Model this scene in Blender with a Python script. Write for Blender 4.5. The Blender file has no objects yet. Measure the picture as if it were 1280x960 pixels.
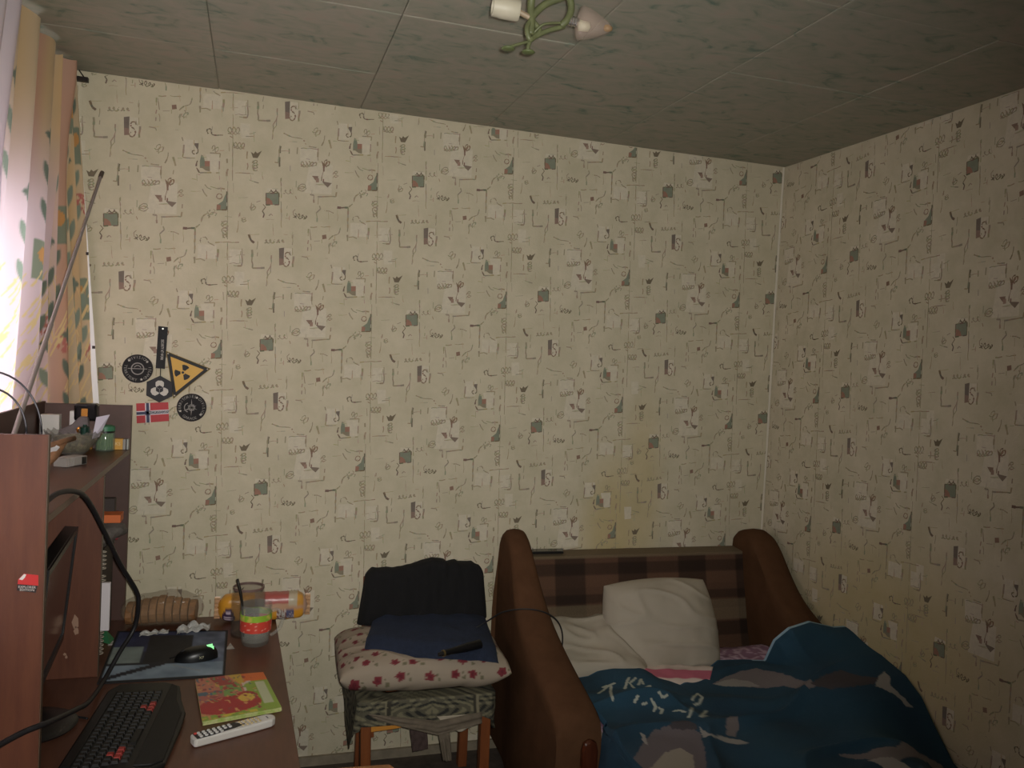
import bpy, bmesh, math, random
from mathutils import Vector, Matrix, noise
import numpy as np

# ------------------------------------------------------------------ camera, world, light, exposure
scene = bpy.context.scene
col = scene.collection
PI = math.pi
CAM = Vector((-2.1955, -3.1283, 1.5879)); YAW, PITCH, ROLL, FPX = 0.3052, 0.0339, 0.0506, 1024.03
fw = Vector((math.sin(YAW)*math.cos(PITCH), math.cos(YAW)*math.cos(PITCH), -math.sin(PITCH)))
r0 = Vector((math.cos(YAW), -math.sin(YAW), 0)); u0 = r0.cross(fw)
rt = r0*math.cos(ROLL) + u0*math.sin(ROLL); up = -r0*math.sin(ROLL) + u0*math.cos(ROLL)
cd = bpy.data.cameras.new('camera'); cam = bpy.data.objects.new('camera', cd); col.objects.link(cam)
cd.sensor_fit = 'HORIZONTAL'; cd.sensor_width = 36; cd.lens = FPX/1280*36; cd.clip_start = 0.02
cam.matrix_world = Matrix(((rt.x, up.x, -fw.x, CAM.x), (rt.y, up.y, -fw.y, CAM.y), (rt.z, up.z, -fw.z, CAM.z), (0, 0, 0, 1)))
scene.camera = cam

w = bpy.data.worlds.new('world'); scene.world = w; w.use_nodes = True
w.node_tree.nodes['Background'].inputs[0].default_value = (0.93, 0.96, 1.0, 1)
w.node_tree.nodes['Background'].inputs[1].default_value = 5.0

fl = bpy.data.lights.new('phone_torch', 'SPOT'); flo = bpy.data.objects.new('phone_torch', fl); col.objects.link(flo)
fl.energy = 156; fl.spot_size = math.radians(98); fl.spot_blend = 1.0; fl.shadow_soft_size = 0.012; fl.color = (1.0, 0.985, 0.93)
flo.location = CAM + rt*0.02 + up*0.015
aim = Vector((-1.80, 0, 1.78)) - flo.location
flo.rotation_euler = aim.to_track_quat('-Z', 'Y').to_euler()

scene.view_settings.view_transform = 'Standard'; scene.view_settings.look = 'None'
scene.view_settings.gamma = 1; scene.view_settings.use_curve_mapping = False
scene.view_settings.exposure = 0.0

# ------------------------------------------------------------------ helpers
def at(px, py, ax, v):
    d = fw + rt*((px-640)/FPX) - up*((py-480)/FPX); i = 'xyz'.index(ax)
    return CAM + d*((v-CAM[i])/d[i])

def S(r, g, b):
    f = lambda c: (c/255/12.92) if c <= 10 else ((c/255+.055)/1.055)**2.4
    return (f(r), f(g), f(b))

def N(x, y, z=0.0): return noise.noise(Vector((x, y, z)))

def sstep(a, b, x):
    t = max(0, min(1, (x-a)/(b-a))); return t*t*(3-2*t)

def interp(x, pts):
    if x <= pts[0][0]: return pts[0][1]
    for (a, p), (b, q) in zip(pts, pts[1:]):
        if x <= b: return p + (q-p)*(x-a)/(b-a) if b > a else q
    return pts[-1][1]

def inpoly(x, y, P):
    c = False; n = len(P); j = n-1
    for i in range(n):
        if (P[i][1] > y) != (P[j][1] > y) and x < (P[j][0]-P[i][0])*(y-P[i][1])/(P[j][1]-P[i][1]) + P[i][0]: c = not c
        j = i
    return c

def segd(x, y, a, b):
    dx, dy = b[0]-a[0], b[1]-a[1]; L = dx*dx+dy*dy
    t = 0 if L == 0 else max(0, min(1, ((x-a[0])*dx+(y-a[1])*dy)/L))
    return math.hypot(x-a[0]-t*dx, y-a[1]-t*dy)

MATS = {}
def mat(name, c, rough=0.6, metal=0.0, var=0.0, vscale=8.0, vstretch=(1, 1, 1), bump=0.0, bscale=60.0, attr=False, trans=0.0, alpha=1.0,
        ior=1.45, glass=False, emit=None, c2=None, spec=0.5, coat=0.0, sheen=0.0, sat=None):
    if name in MATS: return MATS[name]
    m = bpy.data.materials.new(name); m.use_nodes = True; nt = m.node_tree; b = nt.nodes['Principled BSDF']; L = nt.links
    b.inputs['Roughness'].default_value = rough; b.inputs['Metallic'].default_value = metal
    b.inputs['Specular IOR Level'].default_value = spec; b.inputs['IOR'].default_value = ior
    b.inputs['Coat Weight'].default_value = coat; b.inputs['Sheen Weight'].default_value = sheen
    b.inputs['Base Color'].default_value = (*c, 1)
    src = None
    if attr:
        a = nt.nodes.new('ShaderNodeAttribute'); a.attribute_name = 'Col'; src = a.outputs['Color']
    if var or bump:
        tc = nt.nodes.new('ShaderNodeTexCoord'); mp = nt.nodes.new('ShaderNodeMapping'); mp.inputs['Scale'].default_value = vstretch
        L.new(tc.outputs['Object'], mp.inputs['Vector'])
    if var:
        n = nt.nodes.new('ShaderNodeTexNoise'); n.inputs['Scale'].default_value = vscale; n.inputs['Detail'].default_value = 6; n.inputs['Roughness'].default_value = .65
        L.new(mp.outputs[0], n.inputs['Vector'])
        ra = nt.nodes.new('ShaderNodeValToRGB'); L.new(n.outputs['Fac'], ra.inputs[0])
        ra.color_ramp.elements[0].position = .34; ra.color_ramp.elements[1].position = .68
        mx = nt.nodes.new('ShaderNodeMix'); mx.data_type = 'RGBA'
        if c2 is None:
            mx.blend_type = 'MULTIPLY'; mx.inputs['Factor'].default_value = 1
            ra.color_ramp.elements[0].color = (1-var, 1-var, 1-var, 1); ra.color_ramp.elements[1].color = (1, 1, 1, 1)
            if src: L.new(src, mx.inputs['A'])
            else: mx.inputs['A'].default_value = (*c, 1)
            L.new(ra.outputs[0], mx.inputs['B'])
        else:
            L.new(ra.outputs[0], mx.inputs['Factor'])
            if src: L.new(src, mx.inputs['A'])
            else: mx.inputs['A'].default_value = (*c, 1)
            mx.inputs['B'].default_value = (*c2, 1)
        src = mx.outputs['Result']
    if src: L.new(src, b.inputs['Base Color'])
    if bump:
        n2 = nt.nodes.new('ShaderNodeTexNoise'); n2.inputs['Scale'].default_value = bscale; n2.inputs['Detail'].default_value = 4
        L.new(mp.outputs[0], n2.inputs['Vector'])
        bp = nt.nodes.new('ShaderNodeBump'); bp.inputs['Strength'].default_value = bump; bp.inputs['Distance'].default_value = .004
        L.new(n2.outputs['Fac'], bp.inputs['Height']); L.new(bp.outputs[0], b.inputs['Normal'])
    if glass: b.inputs['Transmission Weight'].default_value = 1.0
    if emit:
        b.inputs['Emission Color'].default_value = (*emit[0], 1); b.inputs['Emission Strength'].default_value = emit[1]
    out = nt.nodes['Material Output']; sh = b.outputs[0]
    if trans:
        t = nt.nodes.new('ShaderNodeBsdfTranslucent'); ms = nt.nodes.new('ShaderNodeMixShader'); ms.inputs[0].default_value = trans
        if src: L.new(src, t.inputs[0])
        else: t.inputs[0].default_value = (*c, 1)
        L.new(sh, ms.inputs[1]); L.new(t.outputs[0], ms.inputs[2]); sh = ms.outputs[0]
    if alpha < 1:
        t = nt.nodes.new('ShaderNodeBsdfTransparent'); ms = nt.nodes.new('ShaderNodeMixShader'); ms.inputs[0].default_value = alpha
        L.new(t.outputs[0], ms.inputs[1]); L.new(sh, ms.inputs[2]); sh = ms.outputs[0]
    L.new(sh, out.inputs[0])
    MATS[name] = m
    return m

def org(o):
    v = Vector((0, 0, 0))
    while o is not None:
        v += o.location; o = o.parent
    return v

class MB:
    def __init__(s): s.v = []; s.f = []; s.c = None; s.mi = []
    def add(s, vs, fs, c=None, mi=0):
        o = len(s.v); s.v += [tuple(p) for p in vs]; s.f += [tuple(i+o for i in f) for f in fs]; s.mi += [mi]*len(fs)
        if c is not None:
            if s.c is None: s.c = [(1, 1, 1)]*o
            s.c += [c]*len(vs) if not isinstance(c, list) else c
        elif s.c is not None: s.c += [(1, 1, 1)]*len(vs)
        return s
    def box(s, x0, x1, y0, y1, z0, z1, mi=0, c=None, M=None):
        vs = [Vector(p) for p in ((x0, y0, z0), (x1, y0, z0), (x1, y1, z0), (x0, y1, z0), (x0, y0, z1), (x1, y0, z1), (x1, y1, z1), (x0, y1, z1))]
        if M is not None: vs = [M @ p for p in vs]
        return s.add(vs, [(0, 3, 2, 1), (4, 5, 6, 7), (0, 1, 5, 4), (1, 2, 6, 5), (2, 3, 7, 6), (3, 0, 4, 7)], c, mi)
    def prism(s, poly, fn, w0, w1, mi=0, c=None):
        n = len(poly); a = [fn(p[0], p[1], w0) for p in poly]; b = [fn(p[0], p[1], w1) for p in poly]
        fs = [tuple(range(n))[::-1], tuple(range(n, 2*n))] + [(i, (i+1) % n, n+(i+1) % n, n+i) for i in range(n)]
        return s.add(a+b, fs, c, mi)
    def tube(s, pts, r, n=8, c=None, mi=0, smooth=0):
        pts = [Vector(p) for p in pts]
        if smooth: pts = spline(pts, smooth)
        k = len(pts); R = r if isinstance(r, (list, tuple)) else [r]*k
        if len(R) != k: R = [interp(i/(k-1), [(j/(len(R)-1), q) for j, q in enumerate(R)]) for i in range(k)]
        vs = []; pn = None
        for i, p in enumerate(pts):
            t = (pts[min(i+1, k-1)]-pts[max(i-1, 0)]).normalized()
            if pn is None:
                pn = t.orthogonal().normalized()
            pn = (pn - t*pn.dot(t)).normalized(); bn = t.cross(pn)
            vs += [p + (pn*math.cos(2*PI*j/n) + bn*math.sin(2*PI*j/n))*R[i] for j in range(n)]
        fs = [(i*n+j, i*n+(j+1) % n, (i+1)*n+(j+1) % n, (i+1)*n+j) for i in range(k-1) for j in range(n)]
        fs += [tuple(range(n))[::-1], tuple(range((k-1)*n, k*n))]
        return s.add(vs, fs, c, mi)
    def lathe(s, prof, o=(0, 0, 0), n=24, M=None, c=None, mi=0, cap=True):
        vs = []; o = Vector(o)
        for r, z in prof:
            for j in range(n):
                p = Vector((r*math.cos(2*PI*j/n), r*math.sin(2*PI*j/n), z))
                vs.append((M @ p if M is not None else p) + o)
        k = len(prof)
        fs = [(i*n+j, i*n+(j+1) % n, (i+1)*n+(j+1) % n, (i+1)*n+j) for i in range(k-1) for j in range(n)]
        if cap and prof[0][0] > 1e-4: fs.append(tuple(range(n))[::-1])
        if cap and prof[-1][0] > 1e-4: fs.append(tuple(range((k-1)*n, k*n)))
        return s.add(vs, fs, c, mi)
    def grid(s, fn, nu, nv, cfn=None, mi=0, wrapu=False):
        vs = []; cs = []
        for j in range(nv+1):
            for i in range(nu if wrapu else nu+1):
                vs.append(fn(i/nu, j/nv))
                if cfn: cs.append(cfn(i/nu, j/nv))
        W = nu if wrapu else nu+1
        fs = [(j*W+i, j*W+(i+1) % W, (j+1)*W+(i+1) % W, (j+1)*W+i) for j in range(nv) for i in range(nu)]
        return s.add(vs, fs, cs if cfn else None, mi)
    def build(s, name, m, parent=None, smooth=False, local=False, bevel=0.0, solid=0.0, angle=40, sub=0):
        me = bpy.data.meshes.new(name)
        o = org(parent) if (parent is not None and not local) else Vector((0, 0, 0))
        me.from_pydata([(p[0]-o.x, p[1]-o.y, p[2]-o.z) for p in s.v], [], s.f)
        for mm in (m if isinstance(m, list) else [m]): me.materials.append(mm)
        if any(s.mi): me.polygons.foreach_set('material_index', s.mi)
        if s.c is not None:
            a = me.color_attributes.new('Col', 'FLOAT_COLOR', 'POINT')
            a.data.foreach_set('color', [x for c in s.c for x in (c[0], c[1], c[2], 1.0)])
        me.validate(); bm = bmesh.new(); bm.from_mesh(me); bmesh.ops.recalc_face_normals(bm, faces=bm.faces[:]) if not s.c or smooth else None
        bm.to_mesh(me); bm.free()
        if smooth:
            me.polygons.foreach_set('use_smooth', [True]*len(me.polygons))
            if smooth == 'auto': me.set_sharp_from_angle(angle=math.radians(angle))
        ob = bpy.data.objects.new(name, me); col.objects.link(ob); ob.parent = parent
        if bevel:
            b = ob.modifiers.new('bevel', 'BEVEL'); b.width = bevel; b.segments = 2; b.limit_method = 'ANGLE'; b.angle_limit = math.radians(40)
        if solid:
            b = ob.modifiers.new('solid', 'SOLIDIFY'); b.thickness = solid; b.offset = 0
        if sub:
            b = ob.modifiers.new('sub', 'SUBSURF'); b.levels = sub; b.render_levels = sub
        return ob

def spline(p, k):
    out = []
    n = len(p)
    for i in range(n-1):
        a, b, c, d = p[max(i-1, 0)], p[i], p[i+1], p[min(i+2, n-1)]
        for j in range(k):
            t = j/k
            out.append(0.5*((2*b) + (c-a)*t + (2*a-5*b+4*c-d)*t*t + (3*b-a-3*c+d)*t**3))
    out.append(p[-1]); return out

def tag(o, label=None, cat=None, group=None, kind=None):
    if label: o['label'] = label
    if cat: o['category'] = cat
    if group: o['group'] = group
    if kind: o['kind'] = kind
    return o

def thing(name, loc, label, cat, group=None, rot=(0, 0, 0)):
    o = bpy.data.objects.new(name, None); col.objects.link(o); o.location = loc; o.rotation_euler = rot; o.empty_display_size = .05
    return tag(o, label, cat, group)

def textmesh(t, size, sx=1.0):
    cu = bpy.data.curves.new('lettering', 'FONT'); cu.body = t; cu.size = size; cu.align_x = 'CENTER'; cu.align_y = 'CENTER'; cu.resolution_u = 2
    ob = bpy.data.objects.new('lettering', cu); col.objects.link(ob)
    bpy.context.view_layer.update()
    dg = bpy.context.evaluated_depsgraph_get(); me = bpy.data.meshes.new_from_object(ob.evaluated_get(dg))
    vs = [(v.co.x*sx, v.co.y) for v in me.vertices]; fs = [tuple(p.vertices) for p in me.polygons]
    bpy.data.objects.remove(ob); bpy.data.curves.remove(cu); bpy.data.meshes.remove(me)
    return vs, fs

def addtext(mb, t, size, fn, sx=1.0, c=None, mi=0):
    vs, fs = textmesh(t, size, sx); mb.add([fn(x, y) for x, y in vs], fs, c, mi)

# ------------------------------------------------------------------ room
H = 2.48; XL = -2.99; YF = -4.0
mwall = mat('wallpaper', S(208, 197, 172), .85, var=.5, vscale=7.5, c2=S(192, 183, 156), bump=.25, bscale=140, spec=.25)
def stain(m):
    nt = m.node_tree; L = nt.links; b = nt.nodes['Principled BSDF']; src = b.inputs['Base Color'].links[0].from_socket
    g = nt.nodes.new('ShaderNodeNewGeometry'); acc = None
    for c, sc, k in (((-.74, 0, .84), (6.5, 6, 2.6), .55), ((-.62, 0, 1.0), (9, 6, 2.2), .4), ((0, -.75, .62), (3, 1.6, 2.4), .5), ((-1.72, 0, 1.72), (4, 3, 3), .0)):
        mp = nt.nodes.new('ShaderNodeMapping'); mp.vector_type = 'POINT'
        mp.inputs['Location'].default_value = tuple(-a*q for a, q in zip(c, sc)); mp.inputs['Scale'].default_value = sc; L.new(g.outputs['Position'], mp.inputs[0])
        ln = nt.nodes.new('ShaderNodeVectorMath'); ln.operation = 'LENGTH'; L.new(mp.outputs[0], ln.inputs[0])
        mr = nt.nodes.new('ShaderNodeMapRange'); mr.interpolation_type = 'SMOOTHSTEP'; mr.inputs['From Min'].default_value = .3; mr.inputs['From Max'].default_value = 1.3; mr.inputs['To Min'].default_value = k; mr.inputs['To Max'].default_value = 0
        L.new(ln.outputs['Value'], mr.inputs['Value'])
        if acc is None: acc = mr.outputs[0]
        else:
            ad = nt.nodes.new('ShaderNodeMath'); ad.operation = 'MAXIMUM'; L.new(acc, ad.inputs[0]); L.new(mr.outputs[0], ad.inputs[1]); acc = ad.outputs[0]
    mx = nt.nodes.new('ShaderNodeMix'); mx.data_type = 'RGBA'; L.new(acc, mx.inputs['Factor']); L.new(src, mx.inputs['A']); mx.inputs['B'].default_value = (*S(182, 160, 96), 1)
    L.new(mx.outputs['Result'], b.inputs['Base Color'])
stain(mwall)
mprint = mat('wallpaper_ink', (1, 1, 1), .8, attr=True, var=.12, vscale=60, spec=.2)
mceil = mat('ceiling_tile_foam', S(128, 121, 106), .8, spec=.2)
def ceiling_nodes(m):
    nt = m.node_tree; L = nt.links; b = nt.nodes['Principled BSDF']
    g = nt.nodes.new('ShaderNodeNewGeometry'); mp = nt.nodes.new('ShaderNodeMapping'); mp.inputs['Scale'].default_value = (11, 19, 11); mp.inputs['Rotation'].default_value = (0, 0, .5)
    L.new(g.outputs['Position'], mp.inputs[0])
    n1 = nt.nodes.new('ShaderNodeTexNoise'); n1.inputs['Scale'].default_value = 1; n1.inputs['Detail'].default_value = 5; n1.inputs['Distortion'].default_value = 1.2
    L.new(mp.outputs[0], n1.inputs['Vector'])
    r = nt.nodes.new('ShaderNodeValToRGB'); L.new(n1.outputs['Fac'], r.inputs[0]); e = r.color_ramp.elements
    e[0].position = .27; e[0].color = (*S(108, 124, 112), 1); e[1].position = .40; e[1].color = (*S(148, 148, 132), 1)
    x = e.new(.60); x.color = (*S(160, 153, 138), 1); y = e.new(.75); y.color = (*S(164, 150, 136), 1)
    L.new(r.outputs[0], b.inputs['Base Color'])
ceiling_nodes(mceil)
mceilback = mat('ceiling_joint', S(150, 143, 128), .9)
mfloor = mat('floor_covering', S(70, 62, 56), .7, var=.6, vscale=25, c2=S(96, 84, 74))
mtrim = mat('trim_paint', S(150, 138, 118), .6, var=.3, vscale=20)
mstrip = mat('paper_edge', S(222, 214, 198), .8)

# ---- wallpaper print: one repeat 0.53 x 0.53 m, motifs as flat ink shapes on the wall surface
TW = 0.53
INK = S(160, 148, 124); INKD = S(124, 112, 93); GREEN = S(138, 143, 124); RED = S(166, 126, 108); GREY = S(128, 116, 106); BRN = S(142, 118, 98); PALE = S(214, 204, 182)
class Tile:
    def __init__(s): s.polys = []
    def T(s, X, Y): return ((X-83+.03*(Y-135))/800*TW, -(Y-135-.11*(X-83))/790*TW)
    def poly(s, P, c): s.polys.append(([s.T(*p) for p in P], c))
    def line(s, P, wd=5, c=INK, wob=2.5):
        q = []
        for (a, b) in zip(P, P[1:]):
            L = math.hypot(b[0]-a[0], b[1]-a[1]); k = max(1, int(L/18))
            for i in range(k):
                t = i/k; q.append((a[0]+(b[0]-a[0])*t + RW.uniform(-wob, wob), a[1]+(b[1]-a[1])*t + RW.uniform(-wob, wob)))
        q.append(P[-1])
        for a, b in zip(q, q[1:]):
            if RW.random() < .12: continue
            dx, dy = b[0]-a[0], b[1]-a[1]; l = math.hypot(dx, dy) or 1; ww = wd*RW.uniform(.6, 1.5)/2
            nx, ny = -dy/l*ww, dx/l*ww
            cc = tuple(x*RW.uniform(.9, 1.2) for x in c)
            s.poly([(a[0]+nx, a[1]+ny), (b[0]+nx, b[1]+ny), (b[0]-nx, b[1]-ny), (a[0]-nx, a[1]-ny)], cc)
    def curve(s, P, wd=5, c=INK):
        q = spline([Vector((p[0], p[1], 0)) for p in P], 5); s.line([(p.x, p.y) for p in q], wd, c, .6)
    def scrib(s, X, Y, L, h, ang=0, wd=4, c=INK, loops=None):
        k = loops or max(2, int(L/18)); pts = []
        for i in range(k*8+1):
            t = i/8*2*PI; a = L*i/(k*8) - L/2 + h*.5*math.sin(t); b = h*.5*math.cos(t)*(1+.4*math.sin(i*1.7))
            pts.append((X+a*math.cos(ang)-b*math.sin(ang), Y+a*math.sin(ang)+b*math.cos(ang)))
        s.line(pts, wd, c, .8)
    def circ(s, X, Y, r, wd=4, c=INK): s.line([(X+r*math.cos(k*PI/6), Y+r*math.sin(k*PI/6)) for k in range(13)], wd, c, .3)
RW = random.Random(5)
tl = Tile()
for P in [((200, 645), (298, 650), (298, 742), (204, 735)), ((255, 720), (380, 740), (375, 900), (230, 890)), ((505, 270), (600, 275), (600, 350), (505, 345)), ((410, 510), (480, 515), (470, 600), (410, 598)), ((520, 585), (588, 590), (588, 680), (545, 680)), ((665, 300), (728, 305), (728, 380), (665, 380)), ((140, 400), (190, 405), (188, 500), (150, 498)), ((55, 75), (120, 85), (120, 98), (50, 98)), ((-110, 520), (-60, 525), (-60, 600), (-105, 600))]: tl.poly(P, PALE)
# green square with red corner
tl.poly([(49, 104), (117, 104), (117, 167), (49, 167)], GREEN)
tl.poly([(49, 167), (49, 128), (66, 132), (80, 146), (86, 167)], RED)
tl.line([(49, 104), (117, 104), (117, 167), (49, 167), (49, 104)], 5, INKD, .5)
tl.scrib(88, 92, 50, 12, 0, 5, INKD, 2); tl.line([(128, 20), (130, 150), (132, 290)], 4); tl.line([(35, 165), (45, 180), (30, 200), (40, 215), (35, 235)], 5, INKD)
tl.line([(65, 225), (75, 215), (85, 225)], 4); tl.scrib(165, 97, 50, 18); tl.scrib(232, 232, 75, 20, .2, 5, INKD); tl.scrib(95, 363, 105, 16, 0, 5)
tl.line([(205, 190), (190, 205), (195, 225)], 5); tl.line([(160, 170), (160, 230)], 4)
tl.line([(192, 330), (192, 440)], 4); tl.line([(196, 425), (194, 505)], 8); tl.line([(278, 300), (272, 420), (238, 420)], 5); tl.line([(285, 300), (292, 420)], 3)
tl.line([(242, 450), (272, 455), (276, 468)], 5)
# grey bar with S curl
tl.poly([(120, 402), (147, 398), (145, 492), (122, 494)], GREY); tl.poly([(121, 455), (146, 460), (145, 492), (122, 494)], S(152, 128, 114))
tl.curve([(178, 440), (172, 425), (155, 430), (155, 450), (170, 462), (175, 485), (160, 502), (145, 490), (155, 478)], 6, BRN)
tl.line([(80, 440), (78, 530), (58, 555), (55, 605)], 5); tl.curve([(115, 570), (160, 590), (215, 600), (240, 635), (290, 645)], 5)
tl.scrib(290, 560, 35, 30, .8, 4); tl.line([(98, 638), (93, 700), (95, 750)], 8, INKD); tl.line([(70, 752), (95, 750)], 4); tl.line([(145, 650), (145, 680)], 5)
tl.line([(188, 645), (185, 680), (192, 710)], 6); tl.line([(298, 650), (300, 715)], 6); tl.line([(205, 648), (298, 655)], 3)
tl.scrib(250, 735, 85, 24, 0, 5, INK, 5)
# stick with leaves and two little triangles
tl.line([(332, 735), (330, 835)], 8, BRN, .5); tl.poly([(318, 715), (338, 738), (325, 745)], BRN); tl.scrib(346, 730, 24, 26, .6, 5, BRN)
tl.poly([(268, 798), (302, 800), (300, 832), (284, 820)], S(150, 126, 110)); tl.poly([(288, 812), (306, 812), (306, 834), (290, 834)], S(166, 138, 122))
tl.poly([(322, 828), (376, 838), (354, 862), (336, 846)], S(140, 124, 110)); tl.line([(332, 738), (320, 826)], 4, BRN)
tl.line([(405, 845), (400, 912), (300, 912)], 6); tl.line([(240, 895), (280, 905), (280, 945)], 6)
tl.scrib(238, 75, 26, 34, 1.5, 4, INK, 2); tl.line([(205, 118), (220, 158)], 4); tl.line([(328, 155), (340, 192), (318, 215), (322, 262)], 5); tl.curve([(360, 200), (390, 205), (412, 216)], 4)
tl.line([(430, 184), (492, 186)], 9, INKD); tl.line([(490, 186), (492, 280), (490, 370)], 7); tl.line([(495, 350), (520, 348), (542, 358)], 6)
tl.curve([(495, 182), (520, 160), (528, 128), (552, 108)], 6); tl.curve([(520, 262), (520, 240), (545, 235), (560, 262), (590, 280)], 5)
tl.poly([(350, 335), (372, 332), (375, 355), (352, 358)], S(148, 120, 104)); tl.curve([(385, 362), (410, 340), (440, 328), (450, 295)], 5); tl.line([(392, 362), (388, 438)], 7); tl.scrib(412, 380, 30, 26, .8)
tl.line([(268, 290), (395, 290)], 4); tl.line([(607, 298), (605, 362)], 7); tl.line([(595, 262), (715, 265)], 4); tl.scrib(640, 195, 90, 26, 1.57, 5, INK, 5)
# green flame on a red foot
tl.poly([(650, 0), (650, 90), (598, 90), (600, 66), (630, 45), (640, 18)], GREEN); tl.poly([(598, 90), (600, 62), (620, 66), (618, 90)], RED)
tl.line([(650, -6), (650, 92), (598, 92)], 5, INKD, .5); tl.circ(612, 20, 14, 4, BRN); tl.scrib(575, 110, 34, 34, 1.2)
tl.line([(565, -30), (600, -22), (640, -18)], 5); tl.line([(525, -20), (550, 20)], 5)
tl.line([(655, -60), (655, 320), (655, 725)], 3, INK, 1); tl.line([(732, 300), (730, 390), (662, 386)], 6); tl.line([(725, 310), (720, 378)], 3); tl.line([(666, 376), (725, 376)], 3)
tl.curve([(530, 480), (524, 460), (545, 455), (552, 484), (605, 486)], 6, INKD); tl.scrib(660, 462, 60, 30, 0, 4, INK, 3)
tl.line([(640, 488), (655, 500), (658, 545)], 7); tl.scrib(688, 540, 55, 26, .1, 5, INK, 3); tl.line([(720, 492), (760, 490)], 3)
tl.line([(400, 500), (410, 540), (404, 602)], 7); tl.line([(404, 602), (465, 608)], 5)
tl.poly([(456, 530), (484, 530), (480, 566)], GREY); tl.curve([(480, 560), (478, 580), (458, 586), (452, 572), (464, 566)], 5, INKD)
tl.scrib(565, 560, 36, 26, .5); tl.line([(540, 580), (590, 582), (588, 684), (490, 684)], 5); tl.curve([(478, 620), (472, 650), (488, 684)], 6, INKD)
tl.poly([(490, 622), (497, 588), (510, 600), (514, 622), (514, 660), (490, 658)], GREEN); tl.poly([(514, 622), (540, 622), (540, 674), (514, 662)], RED); tl.poly([(490, 650), (540, 650), (540, 676), (520, 672)], S(150, 140, 118))
tl.line([(627, 608), (630, 660), (625, 702)], 8, INK); tl.line([(335, 555), (335, 600), (318, 635)], 5); tl.line([(358, 600), (368, 650), (355, 690), (375, 705)], 7)
tl.line([(740, 720), (790, 738)], 4); tl.scrib(395, 790, 40, 22, 1.5); tl.line([(550, 770), (530, 760), (515, 745)], 6); tl.line([(100, 810), (105, 870)], 4)
# motifs seen on the next roll, brought back by one roll
def nx(P): return [(x-800, y+97) for x, y in P]
tl.line(nx([(725, 575), (730, 690)]), 6); tl.line(nx([(665, 686), (760, 692)]), 4)
tl.poly(nx([(745, 575), (760, 585), (768, 572), (778, 582), (802, 568), (780, 608), (756, 606)]), INKD); tl.scrib(-33, 745, 55, 22, 1.57, 5, INK, 4)
tl.line(nx([(895, 518), (890, 600), (888, 632)]), 8, INK); tl.line(nx([(868, 630), (888, 632)]), 4)
tl.line(nx([(778, 310), (782, 408), (845, 408)]), 8, INK); tl.line(nx([(806, 265), (806, 345)]), 5); tl.line(nx([(762, 225), (775, 262), (790, 272)]), 8, INKD)
tl.line(nx([(770, 95), (775, 60), (820, 48)]), 4); tl.scrib(-20, 180, 24, 22, 1, 4); tl.line(nx([(715, 110), (700, 215)]), 4); tl.scrib(-65, 245, 20, 18, 1.5)
tl.line(nx([(735, 480), (770, 470)]), 3); tl.line(nx([(880, 380), (860, 430), (858, 490)]), 5)
for k in range(60):
    X = RW.uniform(-145, 655); Y = RW.uniform(0, 790)
    if RW.random() < .5: tl.line([(X, Y), (X+RW.uniform(-5, 5), Y+RW.uniform(20, 70))], 3.5, tuple(x*1.3 for x in INK))
    else: tl.line([(X, Y), (X+RW.uniform(15, 60), Y+RW.uniform(-4, 4))], 3, tuple(x*1.3 for x in INK))

def print_wall(mb, fn, u0, u1, squares):
    """squares: list of (u, height) of one green square per roll; fn(u, z) -> point on the wall face"""
    for su, sz in squares:
        k0 = int((sz)/TW)+2
        for k in range(-k0, k0+1):
            zc = sz + k*TW
            if zc < -.5 or zc > H+.5: continue
            for ip, (P, c) in enumerate(tl.polys):
                Q = [(su+p[0], zc+p[1]) for p in P]
                if max(q[0] for q in Q) < u0 or min(q[0] for q in Q) > u1 or max(q[1] for q in Q) < .03 or min(q[1] for q in Q) > H-.004: continue
                Q = [(min(u1, max(u0, q[0])), min(H-.004, max(.03, q[1]))) for q in Q]
                lift = .0002 + ip*1.2e-6
                mb.add([fn(q[0], q[1], lift) for q in Q], [tuple(range(len(Q)))], c, 1)

def wallobj(name, boxes, label, prints=None):
    mb = MB()
    for b in boxes: mb.box(*b, c=(1, 1, 1))
    if prints: print_wall(mb, *prints)
    o = mb.build(name, [mwall, mprint]); tag(o, label, 'wall', kind='structure'); return o
offs = [1.9878, 2.1141, 2.2366, 2.366, 2.3097, 2.4277]
bsq = [(-2.6867+.53*s, offs[s]) for s in range(6)] + [(-2.6867-.53, 1.86)]
wallobj('wall_back', [(XL-.1, .1, 0, .1, -.1, H+.1)], 'cream wallpapered wall behind the chair and the sofa', (lambda u, z, l: (u, -l, z), -2.985, -.002, bsq))
rsq = [(.4768-.53, 1.92), (.4768, 2.0427), (1.0068, 2.2788), (1.5368, 2.40), (2.0668, 2.0)] + [(2.0668+.53*k, 2.0+.12*k) for k in range(1, 5)]
wallobj('wall_right', [(0, .1, YF, 0, -.1, H+.1)], 'cream wallpapered wall beside the bed', (lambda u, z, l: (-l, -u, z), .002, 3.99, rsq))
WY0, WY1, WZ0, WZ1 = -1.85, -.24, .85, 2.02
wallobj('wall_left', [(XL-.1, XL, YF, WY0, -.1, H+.1), (XL-.1, XL, WY1, 0, -.1, H+.1), (XL-.1, XL, WY0, WY1, -.1, WZ0), (XL-.1, XL, WY0, WY1, WZ1, H+.1)], 'window wall behind the curtain')
wallobj('wall_front', [(XL-.1, .1, YF-.1, YF, -.1, H+.1)], 'wallpapered wall behind the camera')
tag(MB().box(XL-.1, .1, YF-.1, .1, -.1, 0).build('floor', mfloor), 'dark worn floor covering under the chair', 'floor', kind='structure')
ceil = tag(MB().box(XL-.1, .1, YF-.1, .1, H+.006, H+.1).build('ceiling', mceilback), 'ceiling of marbled grey green foam tiles', 'ceiling', kind='structure')
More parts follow.
